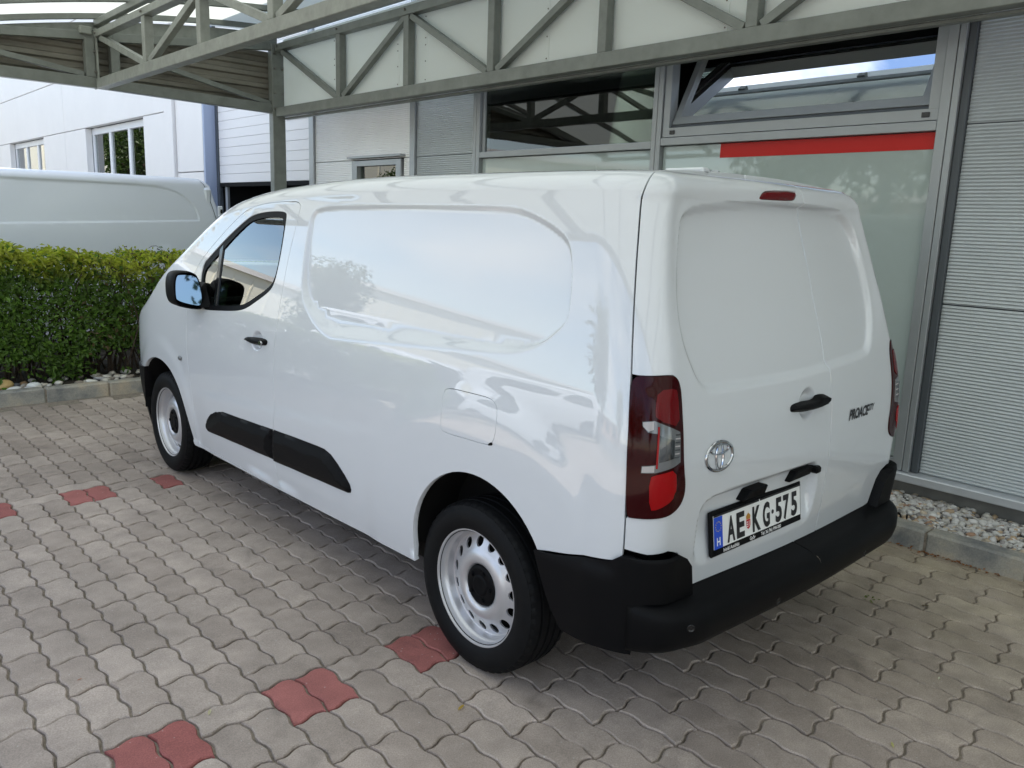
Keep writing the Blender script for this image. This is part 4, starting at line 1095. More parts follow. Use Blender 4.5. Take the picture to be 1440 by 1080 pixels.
outer += [tuple(q) for q in arch_r] + [(.20, .612), (.0, .645), (-.08, .657), (-.108, .662)]
outer = resample(np.array(outer), .03)
# front door outline
dr = np.array(T['door_rear']); ds = np.array([(2.098, 1.700), (2.108, 1.572), (2.122, 1.445), (2.127, 1.267), (2.129, 1.113), (2.130, .983), (2.127, .905), (2.116, .757), (2.104, .698), (2.122, .61), (2.150, .54), (2.150, .44), (2.133, .38), (2.135, .318)])
ds[0] = (2.104, 1.650)
door = [tuple(q) for q in ds] + [(2.137, .301)] + [(a, .300) for a in np.linspace(2.2, 3.12, 14)]
door += [(3.165, .33), (3.135, .42), (3.128, .52), (3.138, .612), (3.165, .732), (3.184, .837), (3.205, 1.0), (3.216, 1.10)]
door += [(3.205, 1.20), (3.165, 1.29), (3.07, 1.378), (2.95, 1.458), (2.82, 1.540), (2.70, 1.605), (2.60, 1.640), (2.48, 1.660), (2.34, 1.668), (2.22, 1.670), (2.14, 1.667)]
door = [tuple(q) for q in chaikin(door, 1)]
DOOR = resample(np.array(door), .028)
FLAP_r = resample(FLAP, .02)
rec_band = [(REC, -.036, .012, .0095), (REC, -.10, -.036, .02)]
body = panel('body_shell', outer, f_side, M['white_paint'], van, holes=[resample(inset(DOOR, -.0025), .028), resample(inset(FLAP_r, -.0022), .02)], h=.032, bands=rec_band[:1], rim=.022, mirror=True)
flap = panel('fuel_flap', resample(FLAP_r, .02), f_side, M['white_paint'], van, h=.025, rim=.012)
nt_ = panel('flap_notch', resample(chaikin([(.518, .886), (.548, .880), (.540, .890), (.524, .897)], 1), .01), f_side, M['dark'], flap, h=.02, rim=0, lift=.0012)
# front doors (left and its mirror image)
WIN_O = resample(WIN_, .02)
doors = panel('front_door', resample(inset(DOOR, .0008), .028), f_door, M['white_paint'], van, holes=[WIN_O], h=.03, rim=.03,
              bands=[([(CUPF[0]+CUPF[2]*1.1*math.cos(t), CUPF[1]+CUPF[3]*1.1*math.sin(t)) for t in np.linspace(0, 6.283, 20, endpoint=False)], -.08, .0, .006)], mirror=True)
glass_in = chaikin([(2.222, 1.490), (2.240, 1.584), (2.30, 1.597), (2.45, 1.592), (2.58, 1.574), (2.66, 1.540), (2.76, 1.482), (2.86, 1.418), (2.97, 1.348), (3.075, 1.278), (2.995, 1.13), (2.90, 1.118), (2.62, 1.142), (2.50, 1.162), (2.385, 1.212), (2.275, 1.262), (2.232, 1.300), (2.220, 1.37)], 2)
for d, s in zip(doors, (1, -1)):
    for k, (lp, hl, m, lf, nm) in enumerate(((inset(WIN_O, .001), [resample(glass_in, .02)], M['black_plastic'], -.004, 'window_seal'), (inset(glass_in, -.006), [], M['car_glass'], -.010, 'window_glass'))):
        q = panel(nm, resample(lp, .02), body_p, m, d, holes=hl, h=.04, rim=.004 if k == 0 else 0, lift=lf, mirror=True)
        bpy.data.objects.remove(q[1 if s == 1 else 0])
    bar = np.array([(2.905, 1.375), (2.885, 1.41), (2.850, 1.12), (2.872, 1.12)])
    q = panel('quarter_bar', resample(chaikin([(2.868, 1.44), (2.900, 1.415), (2.868, 1.118), (2.838, 1.118)], 0), .03), body_p, M['gloss_black'], d, h=.04, rim=.012, lift=-.003, mirror=True)
    bpy.data.objects.remove(q[1 if s == 1 else 0])
    hp = chaikin(T['fhandle'], 2)
    q = panel('door_handle', resample(hp, .008), displaced(lambda a, v: .030*sstep((.004-sdist(a, v, hp))/.016)-.004, body_p), M['black_plastic'], d, h=.008, rim=.022, mirror=True)
    bpy.data.objects.remove(q[1 if s == 1 else 0])
lk = panel('lock_cylinder', resample([(2.222+.011*math.cos(t), 1.005+.008*math.sin(t)) for t in np.linspace(0, 6.28, 14, endpoint=False)], .01), body_p, M['chrome'], doors[0], h=.02, rim=.01, lift=.030)
# side indicator
panel('side_indicator', resample([(3.281+.026*math.cos(t), .779+.014*math.sin(t)) for t in np.linspace(0, 6.28, 22, endpoint=False)], .01),
      displaced(lambda a, v: .012*np.sqrt(np.clip(1-((a-3.281)/.028)**2-((v-.779)/.016)**2, 0, 1)), body_p), M['lamp_clear'], van, h=.006, rim=.004, mirror=True)

# ---- rear doors
def low_edge(a): return .538
lamp_pts = [tuple(q) for q in LAMP]
vb = LAMP[:, 1].min(); vt_ = LAMP[:, 1].max()
right_side = [q for q in LAMP if q[0] > -.135]
i0 = int(np.argmax(LAMP[:, 1]*1.0 + LAMP[:, 0]*.25))            # top-left corner of the lamp
i1 = int(np.argmin(LAMP[:, 1]*1.0 - LAMP[:, 0]*.25))            # bottom-left corner
L_in = inset(LAMP, -.003)
seq = []; i = i0; step = 1
def walk(i0, i1, st):
    out = [i0]; i = i0
    while i != i1: i = (i+st) % len(L_in); out.append(i)
    return out
wa, wb = walk(i0, i1, 1), walk(i0, i1, -1)
walk_in = wa if L_in[wa, 0].min() < L_in[wb, 0].min() else wb   # the way round the inner side of the lamp
ld = [(float(gap(v))-.0028, v) for v in np.linspace(1.835, L_in[i0][1]+.002, 22)]
ld += [tuple(L_in[i]) for i in walk_in if L_in[i][0] < float(gap(L_in[i][1]))-.0029]
ld += [(float(gap(v))-.0028, v) for v in np.linspace(L_in[i1][1]-.002, .700, 5)]
ld += [(-.194, .688), (-.286, .690), (-.336, .672), (-.366, .640), (-.392, .545)]
sv = np.linspace(.538, 1.845, 40)
ldoor = ld + [(a, low_edge(a)) for a in np.linspace(-.45, float(seam(.54))+.03, 22)] + [(float(seam(v))+.0030, v) for v in sv]
ldoor += [(a, 1.842) for a in np.linspace(float(seam(1.84))+.05, -.24, 26)]
LD = resample(np.array(ldoor), .026)
mid_ = lambda v: float(body_mid(v))
rd = [(2*mid_(q[1])-q[0], q[1]) for q in ld]
rdoor = rd + [(a, low_edge(a)) for a in np.linspace(2*mid_(.54)+.45, float(seam(.54))-.03, 14)] + [(float(seam(v))-.0030, v) for v in sv]
rdoor += [(a, 1.842) for a in np.linspace(float(seam(1.84))-.05, 2*mid_(1.84)+.24, 16)]
RD = resample(np.array(rdoor), .026)
cup_poly = [(CUPR[0]+CUPR[2]*1.1*math.cos(t), CUPR[1]+CUPR[3]*1.1*math.sin(t)) for t in np.linspace(0, 6.283, 20, endpoint=False)]
BR = chaikin(T['brake'], 1); BRr = resample(BR, .012)
rb = [(RECR, -.012, .046, .009), (LIC, -.03, .022, .010), (cup_poly, -.08, .0, .006)]
rear_l = panel('rear_door', LD, f_rear, M['white_paint'], van, holes=[resample(inset(BRr, -.003), .012)], h=.032, bands=rb, rim=.020)
rear_r = panel('rear_door', RD, f_rear, M['white_paint'], van, h=.032, bands=rb[:1], rim=.020)
rear_l['label'] = 'wider left rear door with handle and plate'; rear_r['label'] = 'narrow right rear door'
panel('brake_lamp', resample(BRr, .012), displaced(lambda a, v: d_rear(a, v)+.006*sstep((.003-sdist(a, v, BR))/.012)-.003), M['lamp_red'], rear_l, h=.012, rim=.02)
hp = chaikin(T['rhandle'], 2)
panel('door_handle', resample(hp, .008), displaced(lambda a, v: .034*sstep((.003-sdist(a, v, hp))/.018)-.004), M['black_plastic'], rear_l, h=.009, rim=.03)
# tail lamps with their lens fields
def lamp_side(mirror):
    g = (lambda q: q) if not mirror else (lambda q: np.array([(2*mid_(p[1])-p[0], p[1]) for p in q]))
    LP = g(np.array(LAMP)); f0 = displaced(lambda a, v: .005+.004*sstep((-sdist(a, v, LP)-.02)/.05))
    o = panel('tail_lamp', resample(LP, .014), f0, M['lamp_dark'], van, h=.016, rim=.03)
    for nm, key, m, n in (('red_lens', 'lamp_red_top', 'lamp_red', 1), ('reversing_lens', 'lamp_white', 'lamp_clear', 0), ('red_lens', 'lamp_red_low', 'lamp_bright', 1)):
        q = g(chaikin(T[key], n)) if n else g(np.array(T[key]))
        panel(nm, resample(q, .010), f0, M[m], o, h=.012, rim=.004, lift=.0022)
    q = g(np.array([(-.198, 1.036), (-.252, 1.022), (-.254, .972), (-.200, .962)]))
    panel('reflector', resample(q, .012), f0, M['lamp_reflector'], o, h=.02, rim=.003, lift=.0034)
    for tq in ([(-.147, 1.070), (-.178, 1.074), (-.178, 1.052), (-.163, 1.046), (-.148, 1.058)], [(-.150, .932), (-.186, .935), (-.186, .953), (-.151, .948)]):
        panel('lens_tip', resample(g(np.array(tq)), .01), f0, M['lamp_tip'], o, h=.02, rim=.003, lift=.0034)
    for rk in range(7):
        vv = .972+.0105*rk; panel('lens_rib', resample(g(np.array([(-.257, vv), (-.283, vv-.002), (-.283, vv+.002), (-.257, vv+.003)])), .02), f0, M['lamp_tip'] if rk % 2 else M['lamp_reflector'], o, h=.02, rim=.002, lift=.0034)
    q = g(np.array([(-.196, 1.060), (-.196, .945), (-.1905, .945), (-.1905, 1.060)]))
    panel('red_edge', resample(q, .012), f0, M['lamp_bright'], o, h=.02, rim=.003, lift=.0042)
    return o
tag(lamp_side(False), 'left tail lamp'); tag(lamp_side(True), 'right tail lamp seen edge on')

# ---- black rear bumper: corner wings and the stepped main moulding
WT = [(-.110, .680), (-.194, .685), (-.286, .687), (-.334, .669), (-.363, .638), (-.389, .536)]
wing = [(.262, .600), (.20, .606), (.0, .640), (-.08, .652)] + WT + [(-.30, .540), (-.20, .546), (-.165, .535), (-.158, .42), (-.165, .374), (-.05, .368), (.0, .367), (.105, .368), (.165, .43), (.215, .51)]
WG = resample(np.array(wing), .02)
def d_wing(a, v): return .018+.020*sstep((-a-.05)/.25)*sstep((.70-v)/.02)-.016*sstep((v-.60)/.05)*sstep((a+.12)/.05)
bump = []
wf_ = displaced(d_wing)
bw = panel('bumper_wing', WG, wf_, M['black_plastic'], van, h=.025, rim=.05, mirror=True)
prof = [(.560, -.004), (.541, -.002), (.536, .010), (.526, .060), (.518, .088), (.508, .104), (.492, .114), (.460, .118), (.425, .112), (.400, .100), (.386, .078), (.374, .04), (.366, -.01)]
am = np.concatenate([np.linspace(-.150, -.45, 20), np.linspace(-.48, float(body_mid(.50)), 24)]); V = []; F = []
for a in am:
    k = float(sstep((-a-.10)/.28))
    for (v, d) in prof:
        dd = d*k+(1-k)*(.024 if .376 < v < .55 else -.02)
        b = body_full(np.array(a), np.array(v)); n = loft_n(body_full, np.array(a), np.array(v)); n[2] = 0; n /= np.linalg.norm(n)
        V.append(b+n*dd)
np_ = len(prof); na = len(am)
V = np.array(V); cut = V[:, 0] > X0; V[cut, 0] = X0
for i in range(na-1):
    for j in range(np_-1): F.append((i*np_+j, (i+1)*np_+j, (i+1)*np_+j+1, i*np_+j+1))
cap = [tuple(range(np_))]
VR = V*np.array([-1, 1, 1])+np.array([2*X0, 0, 0]); n0 = len(V)
Fall = [q[::-1] for q in F] + [tuple(i+n0 for i in q) for q in F] + cap
rear_bumper = mesh_obj('rear_bumper', np.concatenate([V, VR]), Fall, M['black_plastic'], van, smooth=True)
md = rear_bumper.modifiers.new('weld', 'WELD'); md.merge_threshold = .0005
for (x, y, z) in ((-.792, .022, .492), (-.36, -.006, .455), (.25, -.006, .455), (.682, .022, .492)):
    s = MB(); s.lathe([(-.004, .0115), (-.0055, .0095), (-.003, .0085), (-.004, .004), (-.0045, .0005)], 16)
    o = s.build('parking_sensor', M['gloss_black'], rear_bumper, smooth=True); o.location = (x, y, z)
    o.rotation_euler = (0, 0, math.radians(90) if abs(x) < .6 else math.radians(52 if x < 0 else 128))
# front bumper band
fb = [(3.93, .628), (4.05, .616), (4.3, .603), (4.54, .598), (4.54, .40), (4.45, .28), (4.30, .22), (4.13, .20), (4.05, .24), (4.03, .34), (3.99, .45), (3.95, .56)]
panel('front_bumper', resample(np.array(fb), .03), displaced(lambda a, v: .012+0*a, body_p), M['black_plastic'], van, h=.04, rim=.05, mirror=True)
rbox('grille', (-.62, 4.70, .22), (.51, 4.74, .80), M['black_plastic'], van, .02)

# ---- rubbing strips on door and side
SF = chaikin(inset(T['strip_f'], .0), 1); SR = chaikin(T['strip_r'], 1)
def strip(name, poly, par, mir=True):
    poly = resample(poly, .02); tz = lambda a: np.interp(a, [1.43, 1.6, 2.1, 2.7, 2.96], [.51, .628, .607, .578, .46])
    def d(a, v):
        s = -sdist(a, v, poly); dt = np.clip((tz(a)-v)/.050, 0, 1)
        return .003+.026*sstep(np.minimum(s/.010, 1))*(.35+.65*np.clip(np.minimum(s/.045, dt), 0, 1))
    f = displaced(d, body_p); q = panel(name, poly, f, M['black_plastic'], van, h=.013, rim=.012, mirror=True)
    for o, p in zip(q, par): o.parent = p
SF2 = [(2.958, .457), (2.935, .49), (2.879, .530), (2.805, .558), (2.706, .578), (2.4, .592), (2.1215, .606), (2.139, .54), (2.148, .445), (2.6, .428), (2.929, .414), (2.952, .428)]
SR2 = [(2.117, .607), (1.9, .616), (1.70, .623), (1.64, .623), (1.585, .610), (1.535, .583), (1.48, .545), (1.443, .512), (1.434, .49), (1.440, .474), (1.464, .466), (1.8, .452), (2.144, .4375), (2.134, .54)]
strip('rub_strip', np.array(SF2), doors); strip('rub_strip', np.array(SR2), body)

# ---- wheels
def make_wheel(x, y, outward):
    """outward -1: the face looks to -X (built that way, turned for the other side)"""
    w = MB(); n = 144
    prof = [(-.080, .206), (-.094, .222), (-.1015, .245), (-.1025, .262), (-.099, .283), (-.0975, .285), (-.0905, .3005), (-.0885, .3015), (-.082, .3085), (-.074, .3125), (-.058, .3145), (-.056, .3065), (-.049, .3065), (-.047, .315), (-.022, .3155), (-.020, .3075), (-.013, .3075), (-.011, .3155),
            (.011, .3155), (.013, .3075), (.020, .3075), (.022, .3155), (.047, .315), (.049, .3065), (.056, .3065), (.058, .3145), (.078, .311), (.090, .301), (.099, .283), (.1025, .262), (.094, .222), (.080, .206)]
    P = []; F = []
    for (u, r) in prof:
        for k in range(n):
            t = 2*math.pi*k/n; rr = r
            if .060 < abs(u) < .0895 and r > .298 and k % 3 == 0: rr = r-.0055
            P.append((u, rr*math.cos(t), rr*math.sin(t)))
    for i in range(len(prof)-1):
        for k in range(n): F.append((i*n+k, i*n+(k+1) % n, (i+1)*n+(k+1) % n, (i+1)*n+k))
    w.add(P, F)
    root = w.build('wheel', M['rubber'], van, auto=28)
    root.location = (x, y, .315)
    if outward > 0: root.rotation_euler = (0, 0, math.pi)
    # raised bars of the sidewall marking
    rim = MB()
    rim.lathe([(-.079, .2170), (-.0865, .2175), (-.0890, .2155), (-.0885, .2115), (-.082, .2085), (-.074, .2065), (-.066, .2045), (-.060, .2020), (-.057, .1985), (-.050, .1965), (-.040, .1945), (-.034, .1930), (-.029, .1910), (-.0270, .1866)], 96)
    prof2 = [(-.0520, .1350), (-.0550, .1300), (-.0590, .1240), (-.0620, .1175), (-.0640, .1110), (-.0650, .1040), (-.0650, .0960), (-.0620, .0870), (-.0560, .0800), (-.0480, .0770)]
    rim.lathe(prof2, 96)
    rim.lathe([(.09, .214), (.05, .195), (-.026, .195)], 48)
    o = rim.build('rim', M['silver'], root, auto=40)
    ring = [(.1866*math.cos(t), .1866*math.sin(t)) for t in np.linspace(0, 2*math.pi, 96, endpoint=False)]
    inner = [(.1350*math.cos(t), .1350*math.sin(t)) for t in np.linspace(0, 2*math.pi, 72, endpoint=False)]
    holes = [inner]
    for k in range(15):
        t0 = 2*math.pi*(k+.3)/15; c = (.1605*math.cos(t0), .1605*math.sin(t0))
        holes.append([(c[0]+.0195*math.cos(t)*math.cos(t0)-.0185*math.sin(t)*math.sin(t0), c[1]+.0195*math.cos(t)*math.sin(t0)+.0185*math.sin(t)*math.cos(t0)) for t in np.linspace(0, 2*math.pi, 18, endpoint=False)])
    V2, F2 = cdt(ring, holes, .012)
    r = np.hypot(V2[:, 0], V2[:, 1]); u = np.interp(r, [.135, .145, .176, .1866], [-.0520, -.0470, -.0310, -.0270])
    V3 = np.c_[u, V2]; Fl = F2.tolist(); fn = np.cross(V3[F2[:, 1]]-V3[F2[:, 0]], V3[F2[:, 2]]-V3[F2[:, 0]])[:, 0]
    Fl = [q[::-1] if s > 0 else q for q, s in zip(Fl, fn)]
    V3 = V3.tolist(); n3 = len(V3)
    edge = {}
    for q in Fl:
        for i in range(3): edge[(q[i], q[(i+1) % 3])] = 1
    for (i, j) in [e for e in edge if (e[1], e[0]) not in edge]:
        rr = math.hypot(V3[i][1], V3[i][2])
        if .138 < rr < .183:
            V3 += [[V3[i][0]+.007, V3[i][1], V3[i][2]], [V3[j][0]+.007, V3[j][1], V3[j][2]]]; Fl.append([j, i, n3, n3+1]); n3 += 2
    mesh_obj('wheel_disc', V3, Fl, M['silver'], root)
    h = MB().lathe([(-.040, .0775), (-.050, .0765), (-.0565, .0740), (-.060, .0690), (-.0605, .0560), (-.0595, .0400), (-.063, .0360), (-.0640, .0300), (-.0630, .026), (-.0635, .0)], 48)
    for k in range(5):
        t0 = 2*math.pi*(k+.5)/5; h.lathe([(-.058, .0095), (-.0665, .0085), (-.0675, .0)], 10, center=(0, .0545*math.cos(t0), .0545*math.sin(t0)))
    h.build('hub_cap', M['black_plastic'], root, auto=40)
    MB().lathe([(.03, .190), (.012, .185), (.010, .0)], 40).build('brake_drum', M['dark'], root, auto=40)
    MB().cyl((-.045, -.150, -.118), (-.075, -.168, -.132), .0055, 8).build('valve', M['rubber'], root)
    return root
wl = make_wheel(-.783, .886, -1)
for (x, y, o) in ((-.783, 3.861, -1), (.673, .886, 1), (.673, 3.861, 1)):
    c = dup(wl); c.location = (x, y, .315)
    c.rotation_euler = (math.radians(37 if y > 3 else 0), 0, 0) if o < 0 else (0, 0, math.pi)
# ---- wheel housings, floor, inner walls (dark)
for sx in (-1, 1):
    for (yc, zc, r) in ((.83, .40, .392), (3.80, .37, .405)):
        m = MB(); P = []; F = []; N2 = 28
        for k in range(N2+1):
            t = math.radians(-3)+k*math.radians(186)/N2
            for x in (.895, .52): P.append((sx*x+X0*(1+sx), yc+r*math.cos(t), zc+r*math.sin(t)))
        for k in range(N2): F.append((2*k, 2*k+1, 2*k+3, 2*k+2))
        F.append(tuple(2*k+1 for k in range(N2+1)))
        m.add(P, F); m.build('wheel_housing', M['dark'], van, auto=30)
rbox('underbody', (-.66, .30, .235), (.55, 4.55, .42), M['dark'], van, .02)
rbox('underbody_side', (-.80, 1.26, .270), (-.66, 3.38, .42), M['dark'], van, .01); rbox('underbody_side', (.55, 1.26, .270), (.69, 3.38, .42), M['dark'], van, .01)
rbox('cargo_blackout_box', (-.70, .47, .45), (.59, 2.22, 1.70), M['dark'], van, .05)  # dark box added in the hold to block light through panel gaps
rbox('cargo_blackout_box', (-.80, 1.26, .43), (.69, 2.22, 1.05), M['dark'], van, .02)
rbox('rear_inner_wall', (-.70, .33, .62), (.59, .45, 1.28), M['dark'], van, .02)
rbox('rear_inner_wall', (-.80, .20, .45), (.69, .30, 1.10), M['dark'], van, .02)
rbox('bulkhead', (-.74, 2.225, .44), (.63, 2.25, 1.68), M['interior'], van, .004)
rbox('cab_floor', (-.80, 2.26, .42), (.69, 4.2, .47), M['interior'], van, .004)
for sx in (-1, 1):
    rbox('door_lining', (min(sx*.84, sx*.80)+X0*(1+sx), 2.28, .44), (max(sx*.84, sx*.80)+X0*(1+sx), 3.38, 1.085), M['interior'], van, .006)
rbox('headlining', (-.64, 2.26, 1.675), (.53, 2.92, 1.69), M['interior'], van, .003)
rbox('dashboard', (-.78, 3.30, .72), (.67, 3.72, 1.06), M['interior'], van, .05)
rbox('scuttle', (-.80, 3.62, .45), (.69, 3.70, 1.10), M['interior'], van, .02)
for sx in (-1, 1):
    sx = sx if sx < 0 else .74
    st = rbox('seat', (sx*.40-.24, 2.50, .50), (sx*.40+.24, 3.0, .78), M['seat_cloth'], van, .05)
    b = MB().box((sx*.40-.23, -.06, 0), (sx*.40+.23, .06, .58)).build('backrest', M['seat_cloth'], st, bevel=.045); b.location = (0, 2.52, .72); b.rotation_euler = (math.radians(14), 0, 0)
    b = MB().box((sx*.40-.13, -.045, 0), (sx*.40+.13, .045, .17)).build('headrest', M['seat_cloth'], st, bevel=.04); b.location = (0, 2.36, 1.33); b.rotation_euler = (math.radians(12), 0, 0)
wheel_ = MB().tube([(.185*math.cos(t), .185*math.sin(t), 0) for t in np.linspace(0, 2*math.pi, 32, endpoint=False)], .015, 8, True)
wheel_.bar((-.18, 0, -.02), (.18, 0, -.02), .05, .02).bar((0, -.18, -.02), (0, 0, -.02), .05, .02)
sw_ = wheel_.build('steering_wheel', M['interior'], van, auto=40); sw_.location = (-.40, 3.16, 1.04); sw_.rotation_euler = (math.radians(62), 0, 0)
# windscreen
wa_ = [(a, zf_of(a)+F_V*.95) for a in np.linspace(2.66, 3.60, 24)] + [(a, top_v(a)) for a in np.linspace(3.62, 2.64, 24)]
panel('windscreen', resample(np.array(wa_), .04), body_p, M['car_glass'], van, h=.06, rim=0, lift=-.003, mirror=True)
# ---- door mirrors
def mirror(sx):
    G_ = [(-.916, 1.090), (-.970, 1.097), (-1.035, 1.116), (-1.056, 1.145), (-1.0585, 1.224), (-1.050, 1.272), (-1.035, 1.286), (-1.0095, 1.293), (-.946, 1.288), (-.923, 1.254), (-.906, 1.182), (-.906, 1.106)]
    G_ = chaikin(G_, 2); c = np.array([-.985, 1.19]); P = []; F = []; n = len(G_)
    for (y, s, dx) in ((3.238, .93, 0), (3.160, .965, 0), (3.164, 1.01, 0), (3.21, 1.05, 0), (3.275, 1.03, .002), (3.32, .90, .006), (3.345, .66, .010), (3.352, .30, .012)):
        for q in c+(G_-c)*s: P.append((sx*-(q[0]+dx)*-1 if sx < 0 else -(q[0]+dx), y, q[1]))
    if sx < 0: P = [(p[0] if p[0] < 0 else -p[0], p[1], p[2]) for p in P]
    m = 8
    for i in range(m-1):
        for k in range(n): F.append((i*n+k, i*n+(k+1) % n, (i+1)*n+(k+1) % n, (i+1)*n+k))
    F.append(tuple((m-1)*n+k for k in range(n)))
    F.append(tuple(range(n-1, -1, -1)))
    mm = MB().add(P, F)
    o = mm.build('door_mirror', M['black_plastic'], van, auto=50)
    g = [(sx*abs(q[0]), 3.196+(.43*(abs(q[0])-.985)+.10*(q[1]-1.19)), q[1]) for q in c+(np.array(chaikin([(-.917, 1.110), (-.96, 1.116), (-1.018, 1.134), (-1.038, 1.155), (-1.040, 1.22), (-1.030, 1.268), (-1.0, 1.276), (-.940, 1.272), (-.926, 1.25), (-.913, 1.18)], 2))-c)*.99]
    cpt = np.mean(g, axis=0); V = [tuple(cpt+np.array([0, -.002, 0]))]; 
    gm = MB().add([(p[0], p[1]-.008, p[2]) for p in g], [tuple(range(len(g)))])
    gl = gm.build('mirror_glass', M['mirror_glass'], o)
    ft = MB()
    ft.add([(sx*x, y, z) for (x, y, z) in ((.882, 3.10, 1.10), (.893, 3.36, 1.10), (.872, 3.30, 1.235), (.868, 3.20, 1.235), (.925, 3.15, 1.10), (.930, 3.30, 1.10), (.915, 3.28, 1.19), (.912, 3.20, 1.19))],
           [(0, 1, 2, 3), (7, 6, 5, 4), (0, 4, 5, 1), (1, 5, 6, 2), (2, 6, 7, 3), (3, 7, 4, 0)])
    ft.build('mirror_foot', M['black_plastic'], o, bevel=.006)
    if sx > 0: o.location.x = 2*X0
    return o
mirror(-1); mirror(1)
# white cap over the mirror back
# ---- emblem, lettering, number plate, plate lamps, roof mounts
def frame_at(a, v, f=f_rear):
    p = f(np.array(a), np.array(v)); n = loft_n(f, np.array(a), np.array(v)); 
    z = np.array([0, 0, 1.]); up = z-n*(z@n); up /= np.linalg.norm(up); rt = np.cross(up, n); rt /= np.linalg.norm(rt)
    if rt[0] < 0: rt = -rt
    return Vector(p), Vector(n), Vector(rt), Vector(up)
p, n, rt, up = frame_at(-.490, .941, body_full)
em = MB()
def ell(rx, rz, cx=0, cz=0, w=.006, h=.004, k=40):
    P = []; F = []
    for i in range(k):
        t = 2*math.pi*i/k; c, s = math.cos(t), math.sin(t)
        for (dr, dh) in ((-w, 0), (-w*.55, h), (w*.55, h), (w, 0)):
            P.append(p+rt*(cx+(rx+dr)*c)+up*(cz+(rz+dr)*s)+n*(.002+dh))
    for i in range(k):
        j = (i+1) % k
        for q in range(3): F.append((4*i+q, 4*j+q, 4*j+q+1, 4*i+q+1))
    em.add(P, F)
ell(.0655, .0435, w=.0052); ell(.0175, .0400, w=.0036); ell(.0430, .0145, 0, .0215, w=.0036)
em.build('emblem', M['chrome'], rear_l, auto=60)
def text_mesh(body, size, sx=1., shear=0., bold=0.):
    cu = bpy.data.curves.new('text', 'FONT'); cu.body = body; cu.size = size; cu.shear = shear; cu.align_x = 'LEFT'; cu.align_y = 'BOTTOM_BASELINE'
    cu.offset = bold; cu.resolution_u = 4; cu.extrude = .0
    o = bpy.data.objects.new('text', cu); COL.objects.link(o)
    dg = bpy.context.evaluated_depsgraph_get(); dg.update()
    me = bpy.data.meshes.new_from_object(o.evaluated_get(dg)); bpy.data.objects.remove(o); bpy.data.curves.remove(cu)
    V = np.array([v.co[:2] for v in me.vertices]) if len(me.vertices) else np.zeros((0, 2)); F = [tuple(q.vertices) for q in me.polygons]
    bpy.data.meshes.remove(me); V[:, 0] *= sx
    return V, F
# model lettering on the right door
for (txt, a0, v0, size, sx, bold) in (('PROACE', -1.310, .938, .052, .86, .0020), ('CITY', -1.468, .950, .034, .86, .0012)):
    V, F = text_mesh(txt, size, sx, .25, bold); V3 = body_full(a0-V[:, 0], v0+V[:, 1]); N3 = loft_n(body_full, a0-V[:, 0], v0+V[:, 1])
    mesh_obj('lettering', V3+N3*.0022, F, M['ink'], rear_r)
# number plate: local x to the right, local z up
PW, PH = .550, .144
plate_c = Vector((-.302, .118, .6845)); tilt_ = .13
def pl(x, d, z): return (plate_c.x+x, plate_c.y+d+z*math.sin(tilt_), plate_c.z+z*math.cos(tilt_))
def pbox(x0, x1, z0, z1, d0, d1):
    m = MB(); V = [pl(x, d, z) for z in (z0, z1) for x, d in ((x0, d0), (x1, d0), (x1, d1), (x0, d1))]
    return m.add(V, [(3,2,1,0),(4,5,6,7),(0,1,5,4),(1,2,6,5),(2,3,7,6),(3,0,4,7)])
plate = pbox(-PW/2, PW/2, -PH/2, PH/2, 0, .014).build('number_plate', M['black_plastic'], rear_l, bevel=.005)
plate.parent = van
px0, px1, pz0, pz1 = -.262, .264, -.046, .060
pbox(px0, px1, pz0, pz1, -.002, .0).build('white_field', M['plate_white'], plate)
pbox(px0, px0+.046, pz0, pz1-.006, -.003, -.0021).build('blue_band', M['plate_blue'], plate)
pbox(px0, -.004, pz1-.004, pz1+.0015, -.004, -.0021).build('holder_lip', M['ink'], plate); pbox(.004, px1, pz1-.004, pz1+.0015, -.004, -.0021).build('holder_lip', M['ink'], plate)
def ptext(txt, x, z, size, sx, m, name, bold=0., d=-.0034):
    V, F = text_mesh(txt, size, sx, 0, bold)
    if not len(V): return 0
    V3 = [pl(x+q[0], d, z+q[1]) for q in V]
    mesh_obj(name, V3, F, m, plate); return V[:, 0].max()
cz = pz0+.010
ptext('H', px0+.0115, pz0+.010, .036, .85, M['white_ink'], 'country_letter', .0008)
for k in range(12):
    t = 2*math.pi*k/12; c = (px0+.023+.0150*math.cos(t), pz0+.070+.0150*math.sin(t))
    mesh_obj('star', [pl(c[0]+(.0030 if i % 2 == 0 else .0012)*math.sin(math.pi*i/5), -.0034, c[1]+(.0030 if i % 2 == 0 else .0012)*math.cos(math.pi*i/5)) for i in range(10)], [tuple(range(9, -1, -1))], M['yellow_ink'], plate)
for ch, x, w in (('A', -.191, .044), ('E', -.138, .046), ('K', -.045, .049), ('G', .0185, .043), ('5', .098, .041), ('7', .148, .039), ('5', .201, .040)):
    V, F = text_mesh(ch, .110, 1, 0, .0042); V[:, 0] -= V[:, 0].min(); V[:, 0] *= w/V[:, 0].max(); V[:, 1] *= .0800/V[:, 1].max()
    mesh_obj('character', [pl(x+q[0], -.0034, cz+q[1]) for q in V], F, M['ink'], plate)
mesh_obj('dot', [pl(.0795+.0075*math.cos(t), -.0034, cz+.039+.0075*math.sin(t)) for t in np.linspace(0, 6.283, 14, endpoint=False)], [tuple(range(13, -1, -1))], M['ink'], plate)
